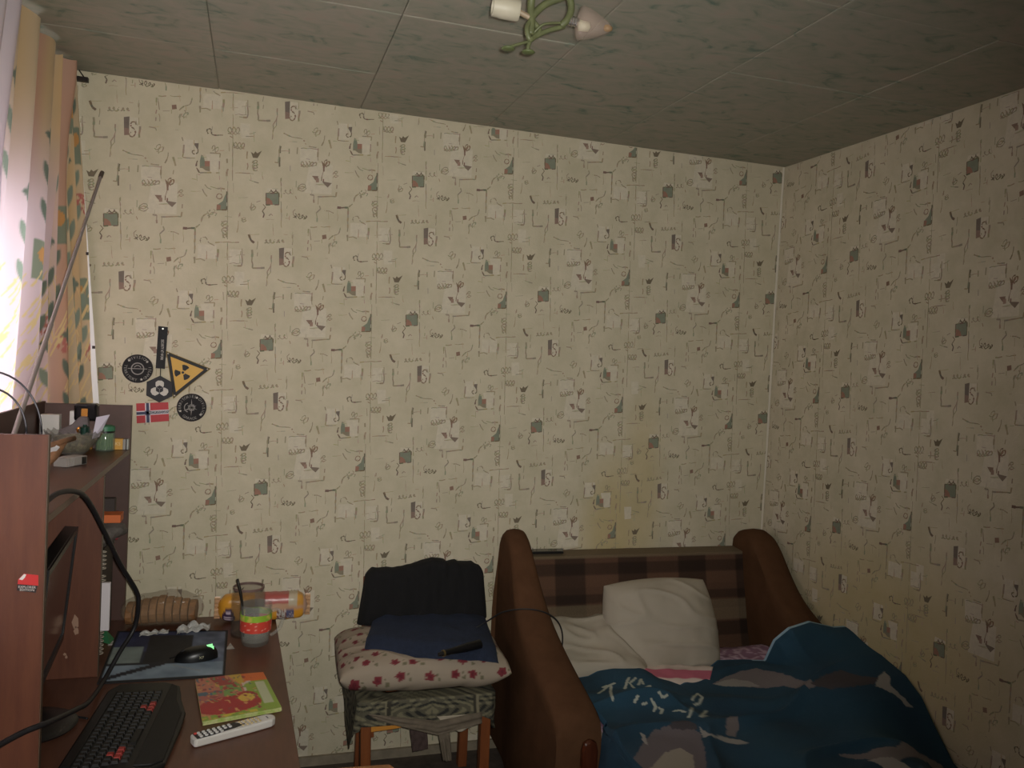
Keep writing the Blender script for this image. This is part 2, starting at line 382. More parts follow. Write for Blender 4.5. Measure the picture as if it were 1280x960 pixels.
xs = [XL] + [-.37-.4955*k for k in range(5, -1, -1) if -.37-.4955*k > XL] + [0]
ys = [0] + [-.42-.5*k for k in range(8) if -.42-.5*k > YF] + [YF]
full = None
RT = random.Random(2)
for i in range(len(xs)-1):
    for j in range(len(ys)-1):
        x0, x1, y1, y0 = xs[i]+.0012, xs[i+1]-.0012, ys[j]-.0012, ys[j+1]+.0012
        sz = (round(x1-x0, 3), round(y1-y0, 3)); key = sz == (round(.4955-.0024, 3), round(.5-.0024, 3))
        if key and full is not None:
            o = bpy.data.objects.new('ceiling_tile', full); col.objects.link(o); o.parent = ceil
        else:
            hx, hy = (x1-x0)/2, (y1-y0)/2; e = .004
            m_ = MB(); m_.add([(-hx, -hy, .008), (hx, -hy, .008), (hx, hy, .008), (-hx, hy, .008), (-hx, -hy, .001), (hx, -hy, .001), (hx, hy, .001), (-hx, hy, .001), (-hx+e, -hy+e, 0), (hx-e, -hy+e, 0), (hx-e, hy-e, 0), (-hx+e, hy-e, 0)],
                [(0, 1, 2, 3), (0, 4, 5, 1), (1, 5, 6, 2), (2, 6, 7, 3), (3, 7, 4, 0), (4, 8, 9, 5), (5, 9, 10, 6), (6, 10, 11, 7), (7, 11, 8, 4), (8, 11, 10, 9)])
            o = m_.build('ceiling_tile', mceil, ceil, local=True)
            if key: full = o.data
        o.location = ((x0+x1)/2, (y0+y1)/2, H - .001 - RT.uniform(0, .002))
        o.rotation_euler = (RT.uniform(-.003, .003), RT.uniform(-.003, .003), 0)
tag(MB().box(-2.9, 0, -.014, -.001, 0, .035).build('baseboard_back', mtrim), 'low painted skirting along the wallpapered wall', 'baseboard', kind='structure')
tb = MB()
tb.prism([(-.012, 2.478), (-.004, 2.478), (-.006, 1.9), (-.003, 1.3), (-.006, .5), (-.014, .5), (-.011, 1.2), (-.015, 1.9)], lambda u, v, ww: (u, -.001-ww, v), 0, .0012)
tb.build('trim_1', mstrip); tag(bpy.data.objects['trim_1'], 'torn pale paper edge running down the room corner', 'trim', kind='structure')
# window
mframe = mat('window_paint', S(225, 225, 222), .4)
mpane = mat('window_glass', (.9, .95, 1), .02, alpha=.12, spec=.5)
wn = MB(); X0, X1 = XL-.07, XL-.02
for a in ((WY0, WY0+.05, WZ0, WZ1), (WY1-.05, WY1, WZ0, WZ1), (WY0, WY1, WZ0, WZ0+.05), (WY0, WY1, WZ1-.05, WZ1), (-1.07, -1.02, WZ0, WZ1)): wn.box(X0, X1, *a)
win = tag(wn.build('window_1', mframe), 'white framed window glowing behind the floral curtain', 'window', kind='structure')
for a in ((WY0+.05, -1.07), (-1.02, WY1-.05)): MB().box(XL-.05, XL-.044, a[0], a[1], WZ0+.05, WZ1-.05).build('pane', mpane, win)

# ------------------------------------------------------------------ curtains
mcurt = mat('curtain_print', (1, 1, 1), .8, attr=True, trans=.45, spec=.2, sheen=.1)
mtulle = mat('curtain_lavender', S(222, 214, 222), .8, trans=.5, spec=.1)
CR = random.Random(11)
leaves = []
def leafP(cx, cz, L, wd, a, c): leaves.append((cx, cz, L, wd, math.cos(a), math.sin(a), c))
stems = []
SAGE = S(150, 162, 146); SAGD = S(122, 134, 120)
for bx, zz in [(.10, 2.02), (.10, 1.62), (.26, 1.86), (.26, 2.2), (.40, 1.75), (.42, 2.15), (.56, 1.65), (.6, 2.05), (.75, 1.85), (.9, 2.1), (.10, 2.36), (.3, 1.45), (.12, 1.38), (.48, 1.42)]:
    k = CR.choice([0, 1])
    stems.append([(bx, zz-.14), (bx+.012, zz-.06), (bx-.004, zz+.03), (bx+.02, zz+.10)])
    for q in range(4): leafP(bx+(-1)**q*.026, zz-.10+q*.055, .085, .034, PI/2+(-1)**q*-.5, SAGE if k else SAGD)
    for q in range(4): leafP(bx+.022+.013*math.cos(q*PI/2), zz+.125+.013*math.sin(q*PI/2), .030, .020, q*PI/2, SAGD)
patches = [(.075, 1.70, .055, .07), (.2, 2.28, .04, .05), (.36, 1.93, .045, .06), (.07, 2.2, .035, .06), (.62, 1.8, .05, .06)]
goldd = [(CR.uniform(0, 1.0), CR.uniform(1.25, 1.75)) for k in range(330)]
def curtcol(u, z):
    band = .5+.5*math.sin(u*34+.6)
    c = [a+(b-a)*band for a, b in zip(S(226, 196, 150), S(226, 205, 172))]
    pk = sstep(.75, .95, .5+.5*math.sin(u*34*.5+2.0)); p = S(214, 158, 148)
    c = [a+(b-a)*pk*.6 for a, b in zip(c, p)]
    lv = sstep(.34, .55, u)*sstep(2.3, 1.9, z); c = [a+(b-a)*lv for a, b in zip(c, S(236, 212, 218))]
    for (x, zc, hw, hh) in patches:
        if abs(u-x) < hw*.8 and abs(z-zc) < hh:
            c = S(150, 158, 138)
            if math.hypot(u-x, (z-zc-.02)) < .024: c = S(220, 165, 105)
    for cx, cz in ((.135, 1.46), (.03, 1.52), (.33, 1.55), (.04, 2.02), (.5, 1.6)):
        d = math.hypot(u-cx, z-cz)
        if d < .035 and N(u*90, z*90) > -.05: c = S(206, 130, 120)
    for (gx, gz) in goldd:
        if abs(z-gz) < .03 and abs((u-gx) + (z-gz)*.55) < .0028: c = S(240, 214, 160)
    for st in stems:
        if st[0][1]-.01 < z < st[-1][1]+.01 and abs(u-st[0][0]) < .05:
            if min(segd(u, z, a, b) for a, b in zip(st, st[1:])) < .0022: c = S(130, 120, 96)
    for lx, lz, L_, w_, ca, sa, cc in leaves:
        dx, dz = u-lx, z-lz
        if abs(dx) > .06 or abs(dz) > .06: continue
        t = (dx*ca+dz*sa)/L_; q = abs(-dx*sa+dz*ca)/w_
        k = max(0, min(1, (.5*(1-4*t*t)-q)*w_/.006+.5))
        if k > 0: c = [a_+(b_-a_)*k for a_, b_ in zip(c, cc)]
    return c
top = spline([Vector(p) for p in ((-2.816, -.045, 0), (-2.826, -.16, 0), (-2.820, -.30, 0), (-2.81, -.7, 0), (-2.80, -1.0, 0), (-2.80, -1.3, 0))], 20)
bot = spline([Vector(p) for p in ((-2.712, -.028, 0), (-2.80, -.035, 0), (-2.885, -.12, 0), (-2.895, -.6, 0), (-2.895, -1.0, 0), (-2.895, -1.3, 0))], 20)
def curtpt(s, t):
    s2 = s**1.5
    i = s2*100; k = min(99, int(i)); f = i-k
    a = top[k].lerp(top[k+1], f); b = bot[k].lerp(bot[k+1], f)
    z0 = H-.022-.02*math.sin(s*60)**2*(.3) - .03*math.exp(-(s*12)**2)*0
    z = z0 + (.80-z0)*t
    p = a.lerp(b, min(1, t*1.45))
    amp = .020*sstep(.0, .06, s)*(1-.25*t)
    ph = s2*2*PI*10 + .6*math.sin(t*3)
    p.x += amp*math.sin(ph); p.y += amp*.9*math.cos(ph*.5+1)*sstep(.05, .2, s)
    bulge = .035*math.exp(-((s-.36)/.06)**2)*math.exp(-(t/.12)**2); p.x += bulge
    return (p.x, min(p.y, -.012), z)
cu = MB()
cu.grid(curtpt, 420, 260, lambda s, t: curtcol(s**1.5*1.5, H-.04-1.64*t))
cr = thing('floral_curtain', (-2.80, -.5, 0.8), 'cream floral curtain with sage leaves hanging at the window corner', 'curtain')
cu.build('drape', mcurt, cr, smooth=True)
hm = MB()
for t in range(40):
    a, b = Vector(curtpt(0, t/40)), Vector(curtpt(0, (t+1)/40))
    o_ = Vector((.018, 0, 0)); e_ = Vector((-.001, -.004, 0)); hm.add([a+e_, b+e_, b+o_+e_, a+o_+e_], [(0, 1, 2, 3)])
hm.build('white_selvage', mat('selvage', S(242, 240, 238), .8), cr, solid=.0012)
for t in (.13, .36, .55): p = curtpt(0, t); MB().box(p[0]+.008, p[0]+.017, p[1]-.0065, p[1]-.0045, p[2]-.005, p[2]+.005).build('selvage_mark', mat('dark_mark', S(52, 40, 40), .7), cr)
def tul(s, t):
    y = -.85-.12*min(1, t*3.5) - s*.95; x = -2.775 + .022*math.sin(s*2*PI*9+.5) - .02*t
    return (x, y, H-.035-1.6*t)
tu = thing('lavender_curtain', (-2.78, -1.2, .85), 'plain pale lavender curtain at the left edge of the picture', 'curtain')
MB().grid(tul, 120, 40).build('drape', mtulle, tu, smooth=True)
mdark = mat('dark_metal', S(48, 42, 40), .5, .6)
rd = thing('curtain_rod', (-2.866, -.9, H-.06), 'dark curtain rod and wall bracket under the ceiling', 'curtain rod')
MB().tube([(-2.866, -.03, H-.05), (-2.866, -1.95, H-.05)], .009, 10).build('rod', mdark, rd, smooth='auto')
b_ = MB(); b_.box(-2.87, -2.768, -.022, -.001, H-.040, H-.026); b_.tube([(-2.780, -.012, H-.027), (-2.797, -.012, H-.004)], .0022, 6); b_.build('bracket', mdark, rd)

# ------------------------------------------------------------------ computer desk with hutch
mwood = mat('desk_laminate', S(102, 62, 44), .45, var=.5, vscale=5, vstretch=(6, 6, .8), c2=S(85, 50, 37), spec=.4)
mwoodt = mat('desktop_laminate', S(96, 60, 44), .35, var=.5, vscale=6, vstretch=(6, 1, 1), c2=S(80, 50, 38), spec=.5)
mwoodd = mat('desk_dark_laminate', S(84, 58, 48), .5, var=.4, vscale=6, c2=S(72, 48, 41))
medge = mat('desk_edge_band', S(84, 66, 50), .5)
DZ = .62; HX = -2.588; HB = -2.85
desk = thing('computer_desk', (-2.46, -.75, 0), 'brown laminate computer desk with a tall open hutch by the window', 'desk')
MB().prism([(-2.86, -.095), (-2.092, -.105), (-2.052, -1.50), (-2.86, -1.50)], lambda u, v, q: (u, v, q), DZ-.022, DZ).build('desktop', mwoodt, desk, bevel=.002)
for y in (-.135, -1.49): MB().box(-2.82, -2.12, y, y+.018, 0, DZ-.022).build('side_support', mwood, desk)
MB().box(-2.855, -2.84, -1.47, -.14, .15, DZ-.022).build('back_support', mwoodd, desk)
YN, YD, YP = -1.245, -.60, -.10
def panel(name, y, x1, z0, z1, m):
    p = MB().box(HB, x1, y, y+.016, z0, z1).build(name, m, desk, bevel=.0012)
    MB().box(x1, x1+.0018, y+.0005, y+.0155, z0, z1).build('edge_band', medge, p)
    return p
panel('side_panel', YN, HX-.006, DZ, 1.378, mwood); panel('side_panel', YP, HX, DZ, 1.356, mwoodd); panel('divider_panel', YD, HX, DZ, 1.193, mwood)
sh = MB().prism([(HB, YN+.016), (HX-.004, YN+.016), (HX, YP), (HB, YP)], lambda u, v, q: (u, v, q), 1.193, 1.209).build('shelf', mwoodt, desk)
MB().box(HB-.008, HB, YN, YP+.016, DZ, 1.362).build('back_panel', mwoodd, desk)
SZ = 1.209
# scuffs and sticker
msc = mat('scuff', S(150, 118, 98), .8)
for cx, cz, rx, rz in ((-2.648, .78, .008, .020), (-2.645, .755, .006, .012), (-2.672, .69, .004, .004), (-2.668, .682, .003, .005)):
    sc = MB(); sc.prism([(cx+rx*math.cos(k*PI/5)*(1+.3*math.sin(k*3)), cz+rz*math.sin(k*PI/5)*(1+.2*math.cos(k*2))) for k in range(10)], lambda u, v, q: (u, YD-q, v), 0, .0004)
    sc.build('paint_scuff', msc, desk)
st = thing('hardware_sticker', at(32, 728, 'y', YN-.001), 'small red and black sticker on the near hutch panel', 'sticker')
def stk(px, py): p = at(px, py, 'y', YN); return (p.x, p.z)
def onN(u, v, q): return (u, YN-q, v)
MB().prism([stk(*p) for p in ((23, 724), (30, 717), (48, 719), (48, 732), (22, 730))], onN, .0002, .0008).build('red_panel', mat('sticker_red', S(190, 50, 48), .4), st)
MB().prism([stk(*p) for p in ((22, 730), (47, 732), (45, 741), (21, 738))], onN, .0002, .0008).build('black_panel', mat('sticker_black', S(40, 32, 30), .4), st)
mw = mat('print_white', S(205, 200, 192), .7)
sg = MB(); sg.prism([stk(*p) for p in ((24, 724), (30, 717.5), (33, 718), (31, 722), (28, 725))], onN, .0008, .001)
a0 = Vector(stk(34, 733.8)); a1 = Vector(stk(34, 737.3))
addtext(sg, 'EXPLORER', .0068, lambda x, y: (a0.x+x, YN-.0012, a0.y+y-x*.08)); addtext(sg, 'EDITION', .0068, lambda x, y: (a1.x+x, YN-.0012, a1.y+y-x*.08))
sg.build('lettering', mw, st)

# ------------------------------------------------------------------ monitor
mblk = mat('black_plastic', S(28, 26, 26), .35, spec=.5)
mscr = mat('monitor_screen', S(16, 15, 16), .12, spec=.6)
mo = thing('computer_monitor', (-2.66, -.90, DZ), 'black flat computer monitor standing inside the hutch', 'monitor')
ft, fb = Vector((-2.640, -.665, 1.065)), Vector((-2.668, -.665, .755)); nt_, nb = Vector((-2.605, -1.16, 1.075)), Vector((-2.633, -1.16, .765))
nrm = (nt_-ft).cross(fb-ft).normalized()
if nrm.x < 0: nrm = -nrm
def mquad(a, b, c, d, t0, t1):
    m_ = MB(); vs = [p+nrm*t0 for p in (a, b, c, d)]+[p+nrm*t1 for p in (a, b, c, d)]
    m_.add(vs, [(0, 1, 2, 3), (7, 6, 5, 4), (0, 4, 5, 1), (1, 5, 6, 2), (2, 6, 7, 3), (3, 7, 4, 0)]); return m_
mquad(ft, nt_, nb, fb, -.03, 0).build('housing', mblk, mo, bevel=.002)
L_ = lambda u, v: ft + (nt_-ft)*u + (fb-ft)*v
mquad(L_(.03, .05), L_(.97, .05), L_(.97, .93), L_(.03, .93), .0, .0008).build('screen', mscr, mo)
fr = MB()
for a in ((0, .03, 0, 1), (.97, 1, 0, 1), (.03, .97, 0, .05), (.03, .97, .93, 1)):
    q = mquad(L_(a[0], a[2]), L_(a[1], a[2]), L_(a[1], a[3]), L_(a[0], a[3]), 0, .004); fr.add(q.v, q.f)
fr.build('bezel', mblk, mo)
MB().tube([(-2.69, -.90, DZ+.01), (-2.685, -.90, .80)], .018, 10).build('stand_neck', mblk, mo, smooth='auto')
MB().lathe([(0, 0), (.10, 0), (.105, .006), (.09, .014), (.03, .02), (0, .02)], (-2.685, -.905, DZ), 32).build('stand_base', mblk, mo, smooth='auto')

# ------------------------------------------------------------------ keyboard
mkb = mat('keyboard_black', S(24, 23, 23), .45)
mkey = mat('key_black', S(30, 29, 29), .5); mkeyr = mat('key_red', S(150, 48, 42), .5)
kb = thing('gaming_keyboard', (-2.45, -.93, DZ), 'black curved keyboard with red letter and arrow keys on the desk', 'keyboard', rot=(0, 0, math.radians(-5)))
# local frame: +y to the far end (right end of the keyboard), +x towards the chair (wrist rest)
far = .225; near = -.27
outline = [(-.095, near), (-.105, near+.03), (-.105, far-.05), (-.085, far-.005), (-.06, far), (.035, far), (.075, far-.03), (.085, far-.07), (.092, far-.11), (.118, far-.20), (.122, far-.28), (.118, near+.03), (.09, near)]
MB().prism(outline, lambda u, v, q: (u, v, q), .002, .016).build('body', mkb, kb, local=True, bevel=.005)
MB().prism([(.052, near+.02), (.052, far-.02), (.070, far-.04), (.082, far-.12), (.110, far-.21), (.113, near+.04), (.09, near+.02)], lambda u, v, q: (u, v, q), .015, .020).build('wrist_rest', mat('wrist_rest', S(26, 24, 23), .6), kb, local=True, bevel=.003)
MB().box(-.098, -.078, near+.03, far-.06, .015, .019).build('media_strip', mkb, kb, local=True)
kd = MB(); kd.add([(-.0078, -.0078, 0), (.0078, -.0078, 0), (.0078, .0078, 0), (-.0078, .0078, 0), (-.006, -.006, .007), (.006, -.006, .007), (.006, .006, .007), (-.006, .006, .007)], [(4, 5, 6, 7), (0, 1, 5, 4), (1, 2, 6, 5), (2, 3, 7, 6), (3, 0, 4, 7)])
k0 = kd.build('key', mkey, kb, local=True); k0['label'] = 'black keycap'
kr = kd.build('key', mkeyr, kb, local=True); kr['label'] = 'red keycap'
first = [True, True]
P_ = .0186
rows = [(-.066, 18), (-.045, 18), (-.026, 18), (-.0075, 18), (.011, 18), (.030, 18)]
y_l = near+.028
for r, (x, n) in enumerate(rows):
    for c in range(n+4):
        cx = c*P_ + (r-1)*.005*(c < 14)
        if r == 5 and 4 <= c <= 8:
            if c != 6: continue
        if c == 15 and r in (0,): continue
        y = y_l + cx
        if y > far-.018: continue
        red = (r == 3 and c in (2,)) or (r == 4 and c in (1, 2, 3)) or (r == 4 and c == 16) or (r == 5 and c in (15, 16, 17))
        src = kr if red else k0; fi = 1 if red else 0
        if first[fi]: o = src; first[fi] = False
        else:
            o = src.copy(); col.objects.link(o); o.parent = kb
        o.location = (x, y, .0155)
        if r == 5 and c == 6: o.scale = (1, 5.6, 1)

# ------------------------------------------------------------------ mouse pad, mouse
PC = [at(*p, 'z', DZ) for p in ((147, 790), (285, 789), (281, 846), (121, 856))]
def padpt(u, v): return PC[0]*(1-u)*(1-v)+PC[1]*u*(1-v)+PC[2]*u*v+PC[3]*(1-u)*v
def padcol(u, v):
    n = N(u*5, v*5)+.5*N(u*13, v*13)
    c = S(40, 44, 60)
    if v < .45: c = S(44+18*n, 50+20*n, 82+24*n)
    if u > .62: c = S(94+44*n, 104+44*n, 124+44*n)
    if u < .28 and .35 < v < .68: c = S(128+20*n, 140+20*n, 138+20*n)
    if .3 < u < .7 and .1 < v < .72: c = S(28+10*n, 28+10*n, 34+10*n)
    if v > .70: c = S(136+30*n, 152+30*n, 168+30*n)
    if abs(v-.86+.55*(u-.18)) < .035 and u < .5: c = S(34, 34, 46)
    if abs(v-.70) < .02 and u < .55: c = S(36, 36, 46)
    if abs((v-.74)-(u-.55)*.55) < .012 and .55 < u < .8: c = S(150, 158, 165)
    if u < .02 or u > .975 or v < .03 or v > .965: c = S(20, 20, 26)
    return c
mp_ = MB(); mp_.grid(lambda u, v: padpt(u, v)+Vector((0, 0, .0035)), 70, 50, padcol)
n0 = len(mp_.v)
b4 = [padpt(0, 0), padpt(1, 0), padpt(1, 1), padpt(0, 1)]
mp_.add([p+Vector((0, 0, z)) for z in (.0005, .0035) for p in b4], [(0, 1, 5, 4), (1, 2, 6, 5), (2, 3, 7, 6), (3, 0, 4, 7), (3, 2, 1, 0)], S(18, 18, 22))
tag(mp_.build('mouse_pad', mat('mousepad_print', (1, 1, 1), .6, attr=True)), 'dark blue picture mouse pad on the desk', 'mouse pad')
ms = thing('computer_mouse', (-2.33, -.515, DZ+.004), 'black computer mouse with a glowing green badge on the pad', 'mouse', rot=(0, 0, .12))
def mousef(u, v):
    a = u*2*PI; h = v*PI/2; x = .062*math.cos(a)*math.cos(h)**.6; y = .033*math.sin(a)*math.cos(h)**.6*(1-.12*math.cos(a)); return (x, y, .036*math.sin(h)**.8*(1+.25*math.cos(a)*math.cos(h)))
mm = MB(); mm.grid(mousef, 32, 10, wrapu=True); mm.build('shell', mat('mouse_black', S(15, 15, 16), .35), ms, smooth=True, local=True)
MB().prism([(.028, .004), (.046, .010), (.040, -.002), (.048, -.012), (.030, -.006)], lambda u, v, q: (u, v, q), .026, .0385).build('badge', mat('mouse_led', (.1, .6, .15), .4, emit=((.35, 1, .4), 1.0)), ms, local=True)
ml = MB(); addtext(ml, 'X7', .011, lambda x, y: (.012+x, -.034, .014+y)); ml.build('lettering', mat('print_gold', S(190, 186, 150), .5), ms, local=True)
MB().tube([(-.058, .0, .012), (-.075, .004, .008)], .0025, 6).build('cable_stub', mblk, ms, local=True)
MB().tube([(-.044, 0, .022), (-.034, 0, .030)], .005, 8).build('scroll_wheel', mat('wheel', S(40, 40, 42), .6), ms, local=True)

# ------------------------------------------------------------------ things on the desk
mbread = mat('bread_crust', S(150, 106, 66), .7, var=.5, vscale=18, c2=S(112, 74, 44), bump=.4, bscale=40)
mbag = mat('clear_bag', S(190, 168, 140), .12, alpha=.17, spec=.8)
br = thing('bagged_bread', (-2.46, -.17, DZ), 'sliced brown loaf in a clear plastic bag on the desk', 'bread')
for k in range(9):
    cx = -2.570 + k*.0245
    m_ = MB(); m_.prism([(math.cos(a*PI/8)*.052*(1.0 if a < 9 else .95), .048+math.sin(a*PI/8)*(.048 if a < 9 else .044)) for a in range(16)], lambda u, v, q: (cx+q+.012*(u*6), -.165+u*.9, DZ+.004+v*(1-.05*abs(k-4))), 0, .0215)
    m_.build('bread_slice', mbread, br, bevel=.003)
def bagf(u, v):
    a = u*2*PI; t = v*2-1; rr = (1-abs(t)**3.5)**.5
    w_ = 1+.07*N(u*9, v*9)+.04*N(u*20, v*20, 3)
    return (-2.46+.132*t, -.165+(.062+.01*math.cos(3*a))*rr*math.cos(a)*w_, DZ+.003+.054*(1+.98*rr*math.sin(a)*w_)*(.96+.12*math.exp(-((t-.2)/.5)**2)))
m_ = MB(); m_.grid(bagf, 48, 40, wrapu=True); m_.build('plastic_bag', mbag, br, smooth=True)
mfoil = mat('wrapper_white', S(196, 194, 188), .4, var=.5, vscale=50)
def wrapper(name, cx, cy, lx, ly, h, seed, label, group=None):
    def f(u, v):
        x, y = (u-.5)*lx, (v-.5)*ly
        return (cx+x+.004*N(u*6, v*6, seed), cy+y+.006*N(u*5, v*5, seed+9)+.2*x, DZ+.002+h*abs(N(u*3.2, v*2.6, seed+4))*1.5+.0008)
    m_ = MB(); m_.grid(f, 24, 14); tag(m_.build(name, mfoil, solid=.0006), label, 'wrapper', group)
wrapper('paper_wrapper', -2.475, -.262, .085, .03, .010, 1, 'flat folded white wrapper lying before the bread bag')
wrapper('paper_wrapper', -2.355, -.245, .10, .06, .020, 7, 'crumpled white wrapper on the desk right of the bread')
m_ = MB(); m_.prism([(-2.248, -.44), (-2.222, -.438), (-2.236, -.385)], lambda u, v, q: (u, v, q), DZ+.0006, DZ+.0016); tag(m_.build('paper_scrap', mfoil), 'tiny white paper triangle beside the mouse pad', 'paper')
gp = thing('green_packet', (-2.60, -.30, DZ), 'small green and white packet behind the mouse pad corner', 'packet')
MB().add([(-2.625, -.31, DZ+.001), (-2.595, -.34, DZ+.001), (-2.59, -.29, DZ+.002), (-2.625, -.29, DZ+.045), (-2.612, -.31, DZ+.04)], [(0, 1, 4), (1, 2, 3, 4), (0, 4, 3), (0, 3, 2, 1)]).build('packet_body', mat('packet_green', S(60, 120, 80), .4), gp)
MB().box(-2.60, -2.565, -.345, -.31, DZ+.0005, DZ+.002).build('label_slip', mfoil, gp)
# biscuit packet
def cookf(u, v):
    a = u*2*PI; t = v*2-1; e = (1-abs(t)**10)**.5*(.86+.14*min(1, (1-abs(t))*8))
    return (-2.135+.150*t+.004*N(v*8, u*3), -.165+.036*e*math.copysign(abs(math.cos(a))**.6, math.cos(a)), DZ+.003+.047+.046*e*math.copysign(abs(math.sin(a))**.6, math.sin(a))+.002*N(v*20, u*10))
def cookc(u, v):
    x = v; s = math.sin(u*2*PI); fr_ = math.cos(u*2*PI) < .2
    c = S(214, 150, 48)
    if s > -.05 and .4 < x: c = S(190, 150, 120)
    if s > .2 and .5 < x < .78: c = S(176, 92, 84)
    if s > .1 and .78 < x < .88: c = S(190, 176, 150)
    if s > .1 and x > .88: c = S(206, 150, 66)
    if s < -.1 and .66 < x < .76: c = S(196, 186, 180) if N(x*60, u*30) > 0 else S(120, 70, 50)
    if -.75 < s < -.05 and .76 < x < .85: c = S(92, 90, 120) if N(x*90, u*60) > -.1 else S(170, 160, 160)
    if math.hypot((x-.12)*.30, (s+.45)*.04) < .022: c = S(62, 44, 70)
    if math.hypot((x-.12)*.30, (s+.45)*.04) < .016 and abs(math.sin(s*12)) > .75: c = S(200, 180, 190)
    if x > .95: c = S(196, 160, 140)
    return c
m_ = MB(); m_.grid(cookf, 56, 90, cookc, wrapu=True)
ck = thing('biscuit_packet', (-2.135, -.165, DZ), 'orange biscuit packet lying across the back of the desk', 'packet')
m_.build('wrapper', mat('packet_print', (1, 1, 1), .3, attr=True), ck, smooth=True)
for sx in (-1, 1):
    m_ = MB(); x = -2.135+sx*.150
    m_.grid(lambda u, v: (x+sx*(v-.4)*.018, -.165+.006*math.sin(u*40), DZ+.012+.075*u), 24, 4); m_.build('crimped_end', mat('packet_end', S(206, 168, 130), .35), ck, solid=.0006)
# glass mug
mglass = mat('mug_glass', S(200, 200, 190), .03, alpha=.16, spec=1.0)
mg = thing('glass_mug', (-2.160, -.395, DZ), 'clear glass mug with painted lime and strawberry band and a spoon', 'mug')
m_ = MB(); m_.lathe([(0, .0), (.041, 0), (.043, .004), (.048, .05), (.050, .128), (.0485, .130), (.0465, .128), (.0445, .05), (.040, .012), (0, .012)], org(mg), 40); m_.build('cup', mglass, mg, smooth='auto')
hp = [Vector((.048*1, 0, .105)), Vector((.068, 0, .108)), Vector((.083, 0, .088)), Vector((.078, 0, .055)), Vector((.060, 0, .034)), Vector((.046, 0, .026))]
Rz = Matrix.Rotation(-.1, 3, 'Z')
m_ = MB(); m_.tube([Rz @ p + org(mg) for p in spline(hp, 6)], .006, 10); m_.build('handle', mglass, mg, smooth=True)
def band(z0, z1, cf, name, m):
    b_ = MB(); b_.grid(lambda u, v: (org(mg).x+(.0489+(z0+(z1-z0)*v-.05)*.026)*math.cos(u*2*PI), org(mg).y+(.0489+(z0+(z1-z0)*v-.05)*.026)*math.sin(u*2*PI), DZ+z0+(z1-z0)*v), 60, 12, cf, wrapu=True)
    b_.build(name, m, mg, smooth=True)
mband = mat('mug_paint', (1, 1, 1), .35, attr=True)
band(.082, .102, lambda u, v: S(150, 190, 60) if N(math.cos(u*6.28)*3, math.sin(u*6.28)*3, v) > -.1 else S(206, 200, 90), 'green_band', mband)
band(.046, .0818, lambda u, v: S(214, 74, 60) if N(u*70, v*7, 2) < .42 else S(244, 190, 170), 'strawberry_band', mband)
m_ = MB(); m_.tube([(-2.196, -.385, DZ+.02), (-2.205, -.38, DZ+.13), (-2.222, -.372, DZ+.205)], [.003, .0028, .005, .004], 8, smooth=4); m_.build('spoon', mat('spoon_steel', S(70, 66, 62), .3, .9), mg, smooth=True)
dg = thing('dark_tumbler', (-2.185, -.305, DZ), 'smoky dark glass jar standing behind the glass mug', 'jar')
m_ = MB(); m_.lathe([(0, 0), (.052, 0), (.055, .006), (.055, .135), (.05, .148), (.049, .16), (.046, .16), (.047, .146), (.052, .133), (.052, .008), (0, .008)], org(dg), 36); m_.build('vessel', mat('smoky_glass', S(112, 102, 92), .08, alpha=.15, spec=.8), dg, smooth='auto')
m_ = MB(); m_.lathe([(.0475, .154), (.0495, .154), (.0495, .162), (.0475, .162), (.0475, .154)], org(dg), 36, cap=False); m_.build('rim', mat('jar_rim', S(120, 96, 90), .4), dg, smooth='auto')
# magazine stack
BK = [at(*p, 'z', DZ+.012) for p in ((244, 849), (329, 840), (352, 884), (253, 902))]
def bkpt(u, v): return BK[0]*(1-u)*(1-v)+BK[1]*u*(1-v)+BK[2]*u*v+BK[3]*(1-u)*v
def bkcol(u, v):
    c = S(196, 120, 96)
    n = N(u*9, v*9, 3)
    if u > .62 or v > .9: c = S(140, 168, 62)
    if v < .28 and .25 < u < .68 and abs(u-.36-v*.5) > .1: c = S(206, 168, 66)
    if abs(u-.30-v*.5) < .12 and v < .4: c = S(164, 58, 56)
    if u > .66 and v < .22: c = S(216, 106, 50)
    if .25 < v < .6 and .3 < u < .6 and n > -.1: c = S(120, 158, 80)
    if .36 < v < .6 and u < .35: c = S(176, 96, 88) if n > -.15 else S(74, 104, 120)
    if math.hypot((u-.38)/.42, (v-.74)/.2) < 1: c = S(172, 40, 46)
    if math.hypot((u-.62)/.16, (v-.62)/.14) < 1: c = S(214, 176, 70) if math.hypot((u-.62)/.11, (v-.63)/.1) < 1 else S(176, 44, 50)
    if u > .80 and .25 < v < .85 and u < .95: c = S(192, 196, 158) if N(u*60, v*60) > -.25 else S(150, 150, 110)
    if .62 < u < .8 and .2 < v < .5 and n > .15: c = S(214, 190, 180)
    if v > .94 and u < .7 and n > 0: c = S(206, 190, 60)
    n2 = N(u*17, v*15, 9)
    if n2 > .32 and u < .8: c = S(206, 150, 90) if N(u*8, v*8, 12) > 0 else S(150, 60, 62)
    if n2 < -.36 and u < .8 and v < .62: c = S(110, 146, 84) if N(u*7, v*7, 15) > -.1 else S(84, 100, 112)
    return c
bk = thing('magazine_stack', (BK[0]+BK[2])/2*1.0, 'bright red, yellow and green children magazine lying on the desk', 'magazine')
bk.location.z = DZ
m_ = MB(); m_.grid(lambda u, v: bkpt(u, v)+Vector((0, 0, .0015*math.sin(u*3))), 60, 60, bkcol); m_.build('cover', mat('magazine_print', (1, 1, 1), .35, attr=True), bk, smooth=True)
m_ = MB(); q = [bkpt(.005, .005), bkpt(.995, .005), bkpt(.995, .995), bkpt(.005, .995)]
